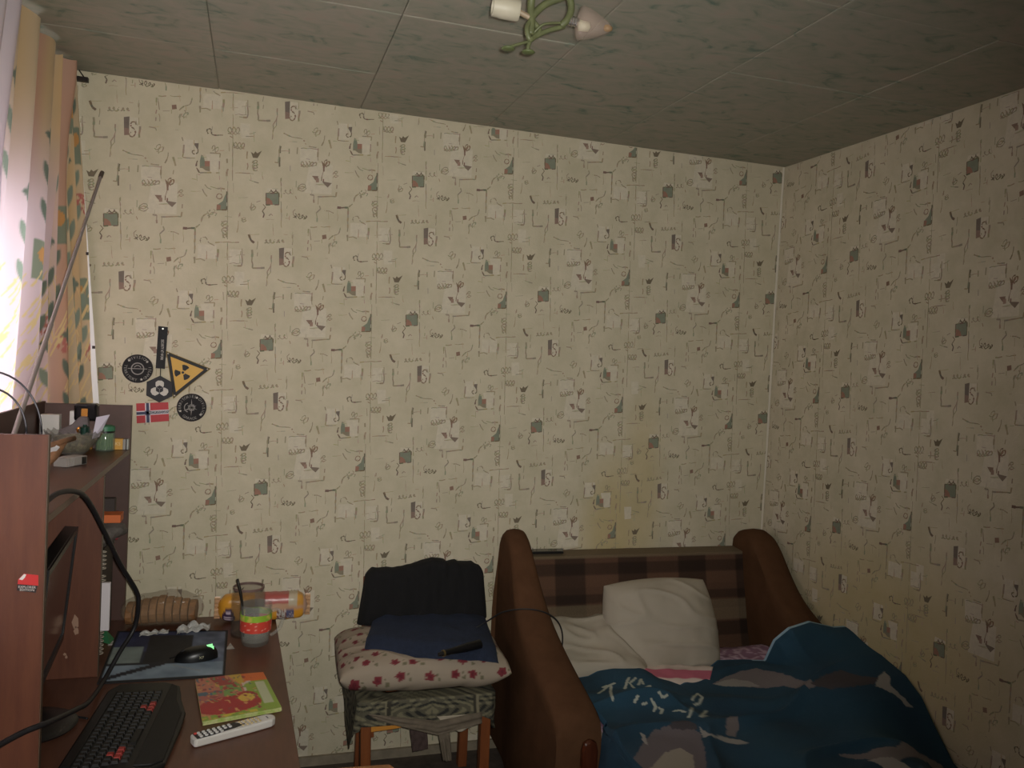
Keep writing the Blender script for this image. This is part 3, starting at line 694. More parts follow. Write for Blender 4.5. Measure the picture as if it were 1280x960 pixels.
for k in range(6):
    o_ = Vector((.0006*((k*7) % 5), -.0006*((k*3) % 4), 0)); z0 = DZ+.0006+k*.0019
    m_.add([Vector((p.x, p.y, z))+o_ for z in (z0, z0+.0015) for p in q], [(0, 1, 5, 4), (1, 2, 6, 5), (2, 3, 7, 6), (3, 0, 4, 7), (3, 2, 1, 0), (4, 5, 6, 7)])
m_.build('pages', mat('page_green', S(150, 176, 74), .6, var=.4, vscale=60, c2=S(214, 206, 160)), bk)
# remote
rc = thing('remote_control', (-2.208, -1.035, DZ), 'long white remote control with black keypad beside the magazine', 'remote')
ra, rb = Vector((-2.305, -1.085)), Vector((-2.114, -1.000)); rdv = (rb-ra); RL = rdv.length; rc.rotation_euler = (0, 0, math.atan2(rdv.y, rdv.x))
RO = [(-RL/2+.003, -.019), (-RL/2, -.012), (-RL/2, .012), (-RL/2+.003, .019), (RL*.2, .022), (RL/2-.015, .020), (RL/2-.003, .012), (RL/2, 0), (RL/2-.003, -.012), (RL/2-.015, -.020), (RL*.2, -.022)]
MB().prism(RO, lambda u, v, q: (u, v*(1 if q > .01 else .85), q), .001, .022).build('shell', mat('remote_white', S(206, 202, 194), .4), rc, local=True, bevel=.004)
MB().prism([(-RL/2+.006, -.016), (-RL/2+.006, .016), (RL*.02, .018), (RL*.12, -.004), (RL*.02, -.010), (-RL*.3, -.017)], lambda u, v, q: (u, v, q), .0218, .0228).build('keypad', mat('keypad_black', S(32, 32, 38), .4), rc, local=True)
kx = MB(); kx.lathe([(.0042, 0), (.0042, .0022), (.003, .003), (0, .003)], n=10)
bt = kx.build('button', mat('button_white', S(200, 198, 192), .5), rc, local=True, smooth='auto'); bt['label'] = 'pale round button'
btd = bt.data; f1 = True
for i in range(7):
    for j in range(3):
        x = -RL/2+.018+i*.0125; y = -.0105+j*.0105
        if i > 4 and j == 0: continue
        if f1: o = bt; f1 = False
        else: o = bt.copy(); col.objects.link(o); o.parent = rc
        o.location = (x, y, .0226)
kg = kx.build('button', mat('button_gold', S(196, 176, 130), .5), rc, local=True, smooth='auto'); kg['label'] = 'small beige button'; f1 = True
for i in range(5):
    for j in range(3):
        if f1: o = kg; f1 = False
        else: o = kg.copy(); col.objects.link(o); o.parent = rc
        o.location = (RL*.08+i*.011, -.012+j*.011+.002, .0219); o.scale = (.75, .75, .9)
o = kx.build('power_button', mat('button_red', S(190, 70, 62), .5), rc, local=True, smooth='auto'); o.location = (-RL/2+.011, .0105, .0226)
m_ = MB(); m_.box(RL*.40-.0015, RL*.40+.0015, -.006, .006, .0219, .0225); m_.build('maker_mark', mat('print_grey', S(110, 108, 108), .6), rc, local=True)

# cables around the desk
mcab = mat('cable_black', S(30, 28, 30), .5)
cb = [(-2.62, -1.215, 1.212), (-2.600, -1.12, 1.235), (-2.580, -1.0, 1.217), (-2.570, -.9, 1.17), (-2.548, -.8, 1.072), (-2.525, -.7, .968), (-2.494, -.6, .864), (-2.489, -.58, .819), (-2.5, -.56, .742), (-2.531, -.60, .688), (-2.562, -.68, .632), (-2.562, -.88, .664), (-2.55, -1.10, .74), (-2.572, -1.262, .785), (-2.618, -1.32, .787), (-2.70, -1.42, .77)]
tag(MB().tube(cb, .0062, 8, smooth=6).build('monitor_cable', mcab, smooth=True), 'thick black cable looping from the shelf down to the desk', 'cable')
tag(MB().tube([(-2.640, -.86, DZ+.004), (-2.59, -.87, DZ+.004), (-2.562, -.885, DZ+.004)], .003, 6, smooth=5).build('keyboard_cable', mcab, smooth=True), 'thin black cable between monitor base and keyboard', 'cable')

# ------------------------------------------------------------------ hutch compartment between divider and far panel
nb_ = thing('spiral_notebook', (-2.70, -.46, DZ), 'black spiral notebook standing behind the hutch divider', 'notebook')
MB().box(-2.80, -2.607, -.475, -.455, DZ+.001, .945).build('cover', mat('notebook_black', S(30, 28, 28), .5), nb_, bevel=.001)
rg = MB()
RR = random.Random(3)
for k in range(26):
    z = DZ+.02+k*.0122
    if k % 7 == 6: continue
    rg.tube([(-2.604+.009*math.cos(a*PI/5), -.465+.010*math.sin(a*PI/5), z) for a in range(-5, 6)], .0016, 5)
rg.build('spiral_binding', mat('spiral_wire', S(186, 176, 160), .4, .3), nb_)
tag(MB().box(-2.70, -2.574, -.515, -.503, DZ+.103, .865).build('white_booklet', mat('booklet_paper', S(206, 198, 200), .6), bevel=.001), 'narrow white booklet upright beside the spiral notebook', 'booklet')
# carton that carries the booklet and the things above it
tag(MB().box(-2.78, -2.605, -.54, -.49, DZ+.001, DZ+.103).build('dark_carton', mat('carton_dark', S(44, 36, 34), .7), bevel=.002), 'dark carton at the foot of the hutch compartment', 'carton')
tag(MB().box(-2.80, -2.62, -.44, -.16, DZ+.001, .925).build('storage_box', mat('box_dark', S(52, 40, 36), .7), bevel=.003), 'dark storage box inside the hutch compartment', 'box')
m_ = MB()
def capf(u, v):
    a = u*2*PI; h = v*PI; r_ = 1+.18*N(math.cos(a)*2, math.sin(a)*2, h*2)
    return (-2.640+.085*r_*math.sin(h)*math.cos(a)*(1 if math.cos(a) < 0 else .92), -.34+.07*r_*math.sin(h)*math.sin(a), .962-.036*r_*math.cos(h)+.045*math.cos(a)*math.sin(h)*.6)
m_.grid(capf, 36, 18, wrapu=True); tag(m_.build('knit_cap', mat('cap_grey', S(120, 112, 106), .9, var=.5, vscale=40), smooth=True), 'crumpled grey cloth cap poking out of the hutch', 'cap')
tag(MB().box(-2.70, -2.598, -.232, -.215, .927, 1.02, M=None).build('red_folder', mat('folder_red', S(120, 34, 42), .6), bevel=.002), 'dark red folder standing behind the grey cap', 'folder')
tag(MB().box(-2.70, -2.566, -.42, -.36, 1.022, 1.046).build('orange_box', mat('box_orange', S(206, 104, 50), .6), bevel=.001), 'flat orange box on top of the things in the hutch', 'box')
tag(MB().box(-2.72, -2.60, -.30, -.27, .927, 1.075).build('dark_case', mat('case_dark', S(60, 50, 46), .7), bevel=.003), 'narrow dark case behind the orange box', 'case')

# ------------------------------------------------------------------ things on the hutch shelf
# adapter with cooling ribs
ad = thing('power_adapter', (-2.688, -.50, SZ), 'grey ribbed power adapter with a black end on the shelf', 'adapter', rot=(0, 0, math.radians(62)))
MB().box(-.020, .034, -.022, .022, .001, .026).build('body', mat('adapter_grey', S(150, 144, 138), .5), ad, local=True, bevel=.002)
for k in range(4): MB().box(-.048+k*.0075, -.0435+k*.0075, -.021, .021, .001, .025).build('rib', mat('adapter_rib', S(160, 152, 146), .5), ad, local=True)
MB().box(-.047, -.02, -.016, .016, .003, .021).build('core', mblk, ad, local=True)
MB().box(.012, .030, -.0228, -.0216, .003, .024).build('black_end', mblk, ad, local=True)
# glass bowl with odds and ends
bw = thing('glass_bowl', (-2.728, -.27, SZ), 'cut glass bowl with ribbed sides full of odds and ends', 'bowl')
prof = [(.030, .0), (.034, .004), (.048, .020), (.070, .050), (.084, .074), (.082, .075), (.067, .051), (.044, .022), (.030, .010), (0, .009)]
m_ = MB(); vs = []; n = 60
for r_, z in prof:
    for j in range(n):
        k = 1+.03*math.cos(j*2*PI/n*20)*(z > .01); vs.append(org(bw)+Vector((r_*k*math.cos(2*PI*j/n), r_*k*math.sin(2*PI*j/n), z + (.005*math.cos(j*2*PI/n*20) if z > .07 else 0))))
m_.add(vs, [(i*n+j, i*n+(j+1) % n, (i+1)*n+(j+1) % n, (i+1)*n+j) for i in range(len(prof)-1) for j in range(n)])
m_.build('vessel', mat('bowl_glass', S(150, 146, 136), .05, alpha=.3, spec=1.0), bw, smooth='auto', angle=60)
m_ = MB(); m_.lathe([(0, .0), (.040, 0), (.060, .03), (.055, .046), (.02, .055), (0, .055)], org(bw)+Vector((0, 0, .012)), 20); m_.build('trinket_filling', mat('trinket_mix', S(160, 150, 116), .6, var=.8, vscale=60, c2=S(80, 66, 54), bump=.8, bscale=90), bw, smooth=True)
def perf(loc):
    t = thing('black_bottle', loc, 'black bottle with a gold plate standing in the glass bowl', 'bottle')
    MB().box(-.034, .034, -.022, .022, .0, .056).build('body', mat('perfume_black', S(20, 18, 20), .2), t, local=True, bevel=.008)
    MB().box(-.012, .006, -.0228, -.0215, .012, .04).build('gold_plate', mat('gold', S(230, 160, 80), .25, .9), t, local=True)
    return t
perf((-2.700, -.235, SZ+.105))
tag(MB().prism([(-2.775, 1.285), (-2.735, 1.305), (-2.715, 1.33), (-2.69, 1.33), (-2.685, 1.272), (-2.72, 1.262), (-2.77, 1.265)], lambda u, v, q: (u, -.275+q, v), 0, .03).build('grey_pouch', mat('pouch_grey', S(104, 94, 94), .7, var=.3, vscale=40), bevel=.008), 'soft grey pouch lying on top of the bowl', 'pouch')
m_ = MB(); m_.add([(-2.672, -.30, 1.262), (-2.655, -.28, 1.268), (-2.628, -.27, 1.338), (-2.664, -.285, 1.330)], [(0, 1, 2, 3)]); tag(m_.build('paper_slip', mat('slip_paper', S(198, 192, 205), .7), solid=.001), 'pale lavender paper slip sticking out of the bowl', 'paper')
gb = thing('small_green_bottle', (-2.690, -.315, SZ+.068), 'tiny dark green bottle with gold cap in the bowl', 'bottle')
MB().lathe([(0, 0), (.012, 0), (.013, .004), (.013, .024), (.006, .028), (.006, .032), (0, .032)], n=16, M=None).build('body', mat('bottle_green', S(24, 52, 44), .2), gb, local=True, smooth='auto')
m_ = MB(); m_.tube([(-.016, -.006, .006), (-.02, -.008, .018), (-.012, -.01, .024)], .004, 8); m_.build('gold_cap', MATS['gold'], gb, local=True, smooth=True)
tag(MB().box(-2.842, -2.785, -.20, -.165, SZ+.001, SZ+.118).build('white_carton', mat('carton_white', S(196, 192, 186), .6), bevel=.002), 'small white carton leaning at the hutch back', 'carton')
tag(MB().box(-2.765, -2.748, -.155, -.13, SZ+.001, SZ+.128).build('white_tube', mat('tube_white', S(206, 202, 200), .5), bevel=.003), 'narrow white tube standing behind the bowl', 'tube')
m_ = MB(); m_.add([(-2.80, -.62, SZ+.055), (-2.76, -.60, SZ+.10), (-2.705, -.58, SZ+.062), (-2.75, -.57, SZ+.001), (-2.79, -.60, SZ+.001)], [(0, 1, 2), (0, 2, 3, 4)]); tag(m_.build('folded_paper', mat('slip_paper2', S(206, 202, 202), .7), solid=.0015), 'folded white paper standing behind the near panel', 'paper')
m_ = MB(); m_.tube([(-2.738, -.60, SZ+.012), (-2.715, -.56, SZ+.05), (-2.70, -.53, SZ+.075)], [.010, .016, .010, .007], 10, smooth=5); m_.tube([(-2.728, -.60, SZ+.068), (-2.685, -.50, SZ+.078)], .008, 8)
tag(m_.build('driftwood_ornament', mat('driftwood', S(150, 108, 76), .7, var=.5, vscale=40), smooth=True), 'light brown wooden ornament beside the adapter', 'ornament')
jr = thing('green_lid_jar', (-2.655, -.165, SZ), 'clear jar of green sticks with a green screw lid', 'jar')
o0 = org(jr)
MB().lathe([(0, .0), (.028, 0), (.030, .003), (.030, .060), (.027, .066), (.0265, .066), (.0285, .060), (.0285, .004), (0, .004)], o0, 28).build('vessel', mat('jar_clear', S(160, 180, 160), .05, alpha=.18, spec=1), jr, smooth='auto')
MB().lathe([(0, .082), (.020, .082), (.0285, .078), (.0295, .066), (.0295, .064), (0, .064)], o0+Vector((0, 0, .003)), 28).build('lid', mat('lid_green', S(62, 120, 88), .45), jr, smooth='auto')
MB().lathe([(0, .0605), (.0292, .0605), (.0292, .0665), (0, .0665)], o0, 28).build('black_ring', mblk, jr, smooth='auto')
m_ = MB()
for k in range(26):
    a = k*2.4; r_ = .024*math.sqrt((k+.5)/26); m_.tube([o0+Vector((r_*math.cos(a), r_*math.sin(a), .005)), o0+Vector((r_*math.cos(a+.3), r_*math.sin(a+.3), .057))], .0022, 5)
m_.build('green_sticks', mat('stick_green', S(110, 140, 84), .6, var=.5, vscale=80, c2=S(70, 100, 60)), jr)
myel = mat('matchbox_yellow', S(214, 160, 70), .6)
mbx = thing('yellow_matchbox', (-2.615, -.125, SZ), 'yellow matchbox right of the green lid jar', 'matchbox')
MB().box(-2.636, -2.606, -.138, -.112, SZ+.001, SZ+.037).build('sleeve', myel, mbx); MB().box(-2.6058, -2.597, -.136, -.114, SZ+.001, SZ+.035).build('grey_end', mat('match_end', S(150, 146, 140), .6), mbx)
m_ = MB(); addtext(m_, 'KS', .016, lambda x, y: (-2.621+x, -.1385, SZ+.020+y)); m_.build('lettering', mat('print_cream', S(236, 210, 160), .6), mbx)
tag(MB().box(-2.722, -2.700, -.135, -.112, SZ+.001, SZ+.038).build('yellow_matchbox', myel, bevel=.001), 'yellow matchbox left of the green lid jar', 'matchbox')
tag(MB().box(-2.594, -2.589, -.135, -.112, SZ+.001, SZ+.036).build('pale_card', mat('card_pale', S(170, 172, 166), .6)), 'pale card edge beside the yellow matchbox', 'card')
# indoor antenna
an = thing('indoor_antenna', (-2.77, -.90, SZ), 'steel telescopic indoor antenna with wire loops on the shelf', 'antenna')
mst = mat('antenna_steel', S(140, 130, 124), .3, .35)
MB().lathe([(0, 0), (.05, 0), (.05, .012), (.03, .03), (0, .034)], org(an), 28).build('base', mblk, an, smooth='auto')
A0 = Vector((-2.775, -.86, SZ+.03)); A1 = at(20, 535, 'y', -.80); A2 = at(128, 215, 'y', -.34)
d_ = A2-A1; L0 = d_.length; d_.normalize()
MB().tube([A1-d_*.10, A1+d_*L0*.36], .0062, 10).build('rod_section', mst, an, smooth='auto')
MB().tube([A1+d_*L0*.36, A1+d_*L0*.70], .0052, 10).build('rod_section', mst, an, smooth='auto')
MB().tube([A1+d_*L0*.70, A1+d_*L0*.985], .0042, 10).build('rod_section', mst, an, smooth='auto')
MB().tube([A1+d_*L0*.975, A2], .006, 10).build('tip', mat('antenna_tip', S(96, 84, 76), .4, .5), an, smooth='auto')
for (cx, rx, ry) in ((-14, 66, 76), (-14, 47, 55)):
    MB().tube([at(cx+rx*math.cos(a*PI/24), 540-ry*math.sin(a*PI/24), 'y', -.92) for a in range(49)], .0026, 6).build('wire_loop', mat('loop_wire', S(80, 78, 82), .35, .6), an, smooth=True)

# ------------------------------------------------------------------ badges on the wall
mbk = mat('patch_black', S(34, 31, 32), .8); mgr = mat('patch_thread', S(150, 146, 140), .8); mwht = mat('print_offwhite', S(206, 200, 190), .7)
def onB(u, v, q): return (u, -.0012-q, v)
def disc(cx, cz, r, n=40): return [(cx+r*math.cos(2*PI*k/n), cz+r*math.sin(2*PI*k/n)) for k in range(n)]
def arctext(mb, t, cx, cz, r, a_mid, size, inward=False, step=None):
    step = step or size*.62/r
    for i, ch in enumerate(t):
        a = a_mid + (-(i-(len(t)-1)/2)*step if not inward else (i-(len(t)-1)/2)*step)
        rot = a-PI/2 if not inward else a+PI/2
        vs, fs = textmesh(ch, size)
        mb.add([onB(cx+r*math.cos(a)+x*math.cos(rot)-y*math.sin(rot), cz+r*math.sin(a)+x*math.sin(rot)+y*math.cos(rot), .0042) for x, y in vs], fs)
def ring(mb, cx, cz, r0_, r1_, q0, q1, n=40, a0=0, a1=2*PI):
    for k in range(n):
        a, b = a0+(a1-a0)*k/n, a0+(a1-a0)*(k+1)/n
        mb.prism([(cx+r0_*math.cos(a), cz+r0_*math.sin(a)), (cx+r1_*math.cos(a), cz+r1_*math.sin(a)), (cx+r1_*math.cos(b), cz+r1_*math.sin(b)), (cx+r0_*math.cos(b), cz+r0_*math.sin(b))], onB, q0, q1)
def star(mb, cx, cz, r): mb.prism([(cx+(r if k % 2 == 0 else r*.45)*math.cos(PI/2+k*PI/5), cz+(r if k % 2 == 0 else r*.45)*math.sin(PI/2+k*PI/5)) for k in range(10)], onB, .0036, .0042)
def roundpatch(cx, cz, r, label, words, stars, emb):
    t = thing('round_patch', (cx, -.001, cz-r), label, 'patch')
    MB().prism(disc(cx, cz, r), onB, 0, .0036).build('backing', mbk, t)
    e = MB(); ring(e, cx, cz, r*.955, r, .0036, .0042); e.build('rim', mat('patch_rim', S(52, 40, 40), .8), t)
    l = MB()
    for wd, am, inw in words: arctext(l, wd, cx, cz, r*.79, math.radians(am), r*.27, inw)
    l.build('lettering', mgr, t)
    s_ = MB()
    for a in stars: star(s_, cx+r*.79*math.cos(math.radians(a)), cz+r*.79*math.sin(math.radians(a)), r*.10)
    s_.build('star', mwht, t)
    m2 = MB(); emb(m2, cx, cz, r); m2.build('emblem', mgr, t)
def emb1(m2, cx, cz, r):
    ring(m2, cx, cz, r*.36, r*.43, .0036, .0041); m2.prism([(cx-r*.62, cz-.0012), (cx+r*.62, cz-.0012), (cx+r*.62, cz+.0012), (cx-r*.62, cz+.0012)], onB, .0036, .0042)
    ring(m2, cx, cz, r*.20, r*.25, .0036, .0041, 20, .4, PI-.4)
def emb2(m2, cx, cz, r):
    for a, L0_, wd in ((92, .62, .06), (268, .62, .05), (205, .62, .07), (25, .35, .06), (340, .42, .06), (150, .35, .08), (60, .3, .06), (310, .3, .06)):
        a = math.radians(a); d = (math.cos(a), math.sin(a)); p = (-d[1], d[0])
        m2.prism([(cx+p[0]*r*wd, cz+p[1]*r*wd), (cx+d[0]*r*L0_, cz+d[1]*r*L0_), (cx-p[0]*r*wd, cz-p[1]*r*wd)], onB, .0036, .0041)
    ring(m2, cx, cz, r*.18, r*.24, .0036, .0041, 16); ring(m2, cx-r*.15, cz, r*.30, r*.36, .0036, .0041, 16, 1.9, 4.4)
roundpatch(-2.585, 1.478, .050, 'round black patch with a ring emblem above the flag sticker', [('DIVISION', 88, False), ('TERRITORY', 215, True), ('ISLAND', -22, False)], (135, 40, -70), emb1)
roundpatch(-2.404, 1.347, .050, 'round black patch with a compass star right of the flag sticker', [('TERRITORIES', 135, False), ('DIVISION', 5, False), ('GARAGE', 262, True)], (65, 200, -38), emb2)
# strap and hexagon tag
sp = thing('hanging_tag', (-2.51, -.001, 1.36), 'black strap with a hexagonal tag hanging on the wall', 'tag')
MB().prism([(-2.523, 1.631), (-2.492, 1.629), (-2.497, 1.481), (-2.527, 1.483)], onB, .001, .004).build('strap', mat('strap_black', S(28, 26, 28), .7), sp)
m_ = MB(); addtext(m_, 'SECURITY AT WORK', .0125, lambda x, y: onB(-2.508+y-.0, 1.548-x*.62+.0*y, .0046)); m_.build('lettering', mwht, sp)
MB().tube([(-2.511, -.004, 1.482), (-2.511, -.004, 1.455)], .0016, 6).build('cord', mbk, sp)
MB().tube([(-2.508, -.006, 1.622), (-2.508, -.001, 1.622)], .003, 8).build('nail', mat('nail', S(190, 186, 180), .3, .8), sp)
hx_, hz_ = -2.511, 1.4095
MB().prism([(hx_+.0475*math.cos(PI/6+k*PI/3)*1.04, hz_+.0475*math.sin(PI/6+k*PI/3)) for k in range(6)], onB, .0055, .0095).build('hexagon', mat('hex_black', S(30, 27, 32), .6), sp, bevel=.0012)
m_ = MB()
for k in range(3):
    a = PI/2+k*2*PI/3; c_, s__ = math.cos(a), math.sin(a)
    m_.prism([(hx_+x*-s__+y*c_, hz_+x*c_+y*s__) for x, y in ((-.0095, .003), (-.0135, .013), (-.0135, .024), (-.006, .030), (.006, .030), (.0135, .024), (.0135, .013), (.0095, .003))], onB, .0095, .0105)
m_.build('trefoil', mwht, sp)
MB().prism([(hx_+.0135*math.cos(PI/6+k*PI/3), hz_+.0135*math.sin(PI/6+k*PI/3)) for k in range(6)], onB, .0105, .0115).build('cube_mark', MATS['hex_black'], sp)
m_ = MB()
for k in range(3):
    a = PI/6+PI/3+k*2*PI/3; m_.tube([(hx_, -.0128, hz_), (hx_+.012*math.cos(a+PI), -.0128, hz_+.012*math.sin(a+PI))], .0007, 5)
m_.build('cube_lines', mgr, sp)
# radiation triangle
ts = thing('radiation_sign', (-2.43, -.001, 1.38), 'yellow and black radiation warning triangle on the wall', 'sign')
V3 = [Vector((-2.494, 1.543)), Vector((-2.347, 1.488)), Vector((-2.465, 1.379))]; C3 = (V3[0]+V3[1]+V3[2])/3
sc3 = lambda k: [tuple(C3+(p-C3)*k) for p in V3]
MB().prism(sc3(1.03), onB, .0002, .002).build('rim', mat('sign_edge', S(150, 124, 50), .6), ts)
MB().prism(sc3(.99), onB, .002, .0026).build('black_border', mat('sign_black', S(26, 23, 20), .6), ts)
MB().prism(sc3(.76), onB, .0026, .0032).build('yellow_field', mat('sign_yellow', S(206, 156, 36), .45), ts)
m_ = MB(); c3 = C3 + Vector((-.002, .001))
m_.prism(disc(c3.x, c3.y, .0045, 20), onB, .0032, .0038)
for k in range(3):
    am = math.radians(68+120*k)
    m_.prism([(c3.x+r_*math.cos(am+t), c3.y+r_*math.sin(am+t)) for r_, t in ((.008, -.5), (.027, -.5), (.028, -.25), (.028, 0), (.028, .25), (.027, .5), (.008, .5), (.0085, 0))], onB, .0032, .0038)
m_.build('trefoil', MATS['sign_black'], ts)
m_ = MB()
for p in sc3(.90): m_.lathe([(0, 0), (.003, 0), (.002, .002), (0, .0025)], onB(p[0], p[1], .0026), 10, M=Matrix.Rotation(PI/2, 3, 'X'))
m_.build('rivet', mat('rivet', S(210, 200, 180), .3, .7), ts)
# flag
fg = thing('flag_sticker', (-2.532, -.001, 1.285), 'small red flag sticker with blue and white cross', 'sticker')
F = [Vector((-2.586, 1.356)), Vector((-2.482, 1.364)), Vector((-2.477, 1.297)), Vector((-2.582, 1.286))]
def fp(u, v): p = F[0]*(1-u)*(1-v)+F[1]*u*(1-v)+F[2]*u*v+F[3]*(1-u)*v; return (p.x, p.y)
def frect(u0_, u1_, v0_, v1_, q0, q1): return MB().prism([fp(u0_, v0_), fp(u1_, v0_), fp(u1_, v1_), fp(u0_, v1_)], onB, q0, q1)
frect(0, 1, 0, 1, 0, .001).build('red_field', mat('flag_red', S(178, 36, 42), .5), fg)
m_ = frect(.27, .43, 0, 1, .001, .0013); q = frect(0, 1, .39, .62, .001, .0013); m_.add(q.v, q.f); m_.build('white_cross', mat('flag_white', S(214, 200, 204), .5), fg)
m_ = frect(.305, .395, 0, 1, .0013, .0016); q = frect(0, 1, .435, .575, .0013, .0016); m_.add(q.v, q.f); m_.build('blue_cross', mat('flag_blue', S(40, 44, 78), .5), fg)
m_ = MB(); pc = Vector(fp(.70, .505)); addtext(m_, 'NORWEGEN', .0115, lambda x, y: onB(pc.x+x, pc.y+y+x*.085, .0019)); m_.build('lettering', mwht, fg)

# ------------------------------------------------------------------ chandelier
mgrn = mat('lamp_green', S(102, 106, 72), .45, var=.3, vscale=30)
ch = thing('ceiling_lamp', (-1.66, -1.45, H), 'green metal ceiling lamp with curled arms and one bare socket', 'lamp')
Y = -1.45
MB().lathe([(0, 0), (.06, 0), (.055, -.02), (.02, -.03), (0, -.03)], (-1.645, Y-.06, H-.003), 24).build('ceiling_cup', mgrn, ch, smooth='auto')
MB().tube([(-1.645, Y-.06, H-.02), (-1.66, Y-.03, 2.40), (-1.667, Y, 2.34), (-1.664, Y, 2.30), (-1.665, Y, 2.27)], .0085, 10, smooth=5).build('stem', mgrn, ch, smooth=True)
MB().tube([(-1.665, Y, 2.305), (-1.64, Y, 2.335), (-1.61, Y-.005, 2.352), (-1.588, Y-.01, 2.358), (-1.58, Y-.01, 2.335), (-1.588, Y-.01, 2.31), (-1.60, Y-.005, 2.298)], .0078, 10, smooth=6).build('curled_arm', mgrn, ch, smooth=True)
MB().tube([(-1.665, Y, 2.30), (-1.675, Y-.005, 2.28), (-1.668, Y-.005, 2.258), (-1.655, Y, 2.268), (-1.645, Y, 2.282), (-1.66, Y+.004, 2.30)], .006, 8, smooth=6).build('curl', mgrn, ch, smooth=True)
MB().tube([(-1.662, Y, 2.262), (-1.63, Y, 2.283), (-1.60, Y, 2.296), (-1.59, Y, 2.30)], .0055, 8, smooth=6).build('twig', mgrn, ch, smooth=True)
MB().tube([(-1.66, Y, 2.272), (-1.64, Y-.01, 2.292), (-1.60, Y-.01, 2.302)], .003, 6, smooth=5).build('twig', mgrn, ch, smooth=True)
MB().tube([(-1.664, Y, 2.258), (-1.668, Y, 2.248), (-1.669, Y, 2.238)], .0045, 8, smooth=4).build('drop_stem', mgrn, ch, smooth=True)
MB().tube([(-1.666, Y, 2.256), (-1.69, Y, 2.246), (-1.712, Y, 2.236)], .0032, 8, smooth=4).build('drop_stem', mgrn, ch, smooth=True)
for x, z in ((-1.668, 2.233), (-1.713, 2.233)): MB().lathe([(0, .004), (.011, .003), (.015, 0), (.011, -.003), (0, -.004)], (x, Y, z), 20).build('leaf_disc', mat('lamp_green_dark', S(84, 92, 56), .5), ch, smooth=True)
sd = Vector((-1, .1, .05)).normalized(); Ms = sd.to_track_quat('Z', 'Y').to_matrix()
MB().tube([(-1.668, Y, 2.305), (-1.70, Y, 2.315)], .006, 8).build('socket_arm', mat('lamp_tan', S(146, 128, 104), .5), ch, smooth='auto')
MB().lathe([(0, -.002), (.021, -.001), (.0225, .002), (.0225, .038), (.021, .042), (.021, .056), (.017, .056), (.017, .04), (0, .04)], (-1.694, Y, 2.315), 24, M=Ms).build('socket', mat('socket_white', S(176, 168, 148), .5), ch, smooth='auto')
sd = Vector((1, -.1, -.06)).normalized(); Ms = sd.to_track_quat('Z', 'Y').to_matrix(); B0 = Vector((-1.588, Y-.005, 2.312))
MB().lathe([(0, 0), (.008, 0), (.011, .003), (.0095, .006), (.011, .009), (.0095, .012), (.011, .015), (.0095, .018), (.011, .021), (.009, .026), (0, .026)], B0, 16, M=Ms).build('screw_base', mat('screw_metal', S(190, 186, 180), .25, .9), ch, smooth='auto')
shp = [(.010, .022), (.032, .028), (.035, .034), (.033, .044), (.028, .060), (.019, .080), (.010, .096), (.003, .104)]
MB().lathe(shp, B0, 28, M=Ms).build('glass_shade', mat('shade_glass', S(180, 160, 146), .04, alpha=.34, spec=1.0), ch, smooth=True)
MB().lathe([(0, .026), (.012, .028), (.010, .05), (.0, .055)], B0+Vector((0, 0, -.006)), 14, M=Ms).build('inner_cap', mat('inner_cream', S(206, 198, 170), .5), ch, smooth=True)
MB().lathe([(0, .084), (.006, .086), (.008, .093), (.005, .102), (0, .104)], B0, 14, M=Ms).build('amber_tip', mat('amber', S(160, 122, 66), .25), ch, smooth=True)

# ------------------------------------------------------------------ chair with its load
mch = mat('chair_wood', S(136, 78, 40), .5, var=.4, vscale=8, vstretch=(4, 4, .6), c2=S(110, 58, 30))
chair = thing('wooden_chair', (-1.59, -.28, 0), 'orange brown wooden chair buried under cushions by the wall', 'chair')
def leg(x, y, z1, x2=None, y2=None, w_=.017):
    x2 = x if x2 is None else x2; y2 = y if y2 is None else y2
    m_ = MB(); m_.add([(x-w_, y-w_, 0), (x+w_, y-w_, 0), (x+w_, y+w_, 0), (x-w_, y+w_, 0), (x2-w_, y2-w_, z1), (x2+w_, y2-w_, z1), (x2+w_, y2+w_, z1), (x2-w_, y2+w_, z1)], [(3, 2, 1, 0), (4, 5, 6, 7), (0, 1, 5, 4), (1, 2, 6, 5), (2, 3, 7, 6), (3, 0, 4, 7)]); m_.build('leg', mch, chair, bevel=.003)
leg(-1.790, -.46, .41, -1.804); leg(-1.388, -.46, .41, -1.393); leg(-1.375, -.12, .41); leg(-1.77, -.12, .41)
MB().box(-1.82, -1.375, -.475, -.10, .41, .43).build('seat', mch, chair, bevel=.004)
MB().prism([(-1.79, .325), (-1.70, .33), (-1.60, .345), (-1.50, .345), (-1.40, .33), (-1.40, .36), (-1.79, .362)], lambda u, v, q: (u, -.468+q, v), 0, .018).build('front_rail', mat('chair_wood_lit', S(204, 138, 56), .5), chair, bevel=.002)  # brighter orange than the legs: light on the rail painted into its wood colour
for x in (-1.78, -1.385): MB().box(x-.009, x+.009, -.45, -.13, .30, .335).build('side_rail', mch, chair)
MB().box(-1.76, -1.385, -.128, -.112, .30, .335).build('back_rail', mch, chair)
for x in (-1.765, -1.37): MB().tube([(x, -.105, .41), (x, -.085, .74)], .014, 8).build('back_post', mch, chair)
MB().box(-1.765, -1.37, -.098, -.082, .66, .745).build('back_slat', mch, chair)
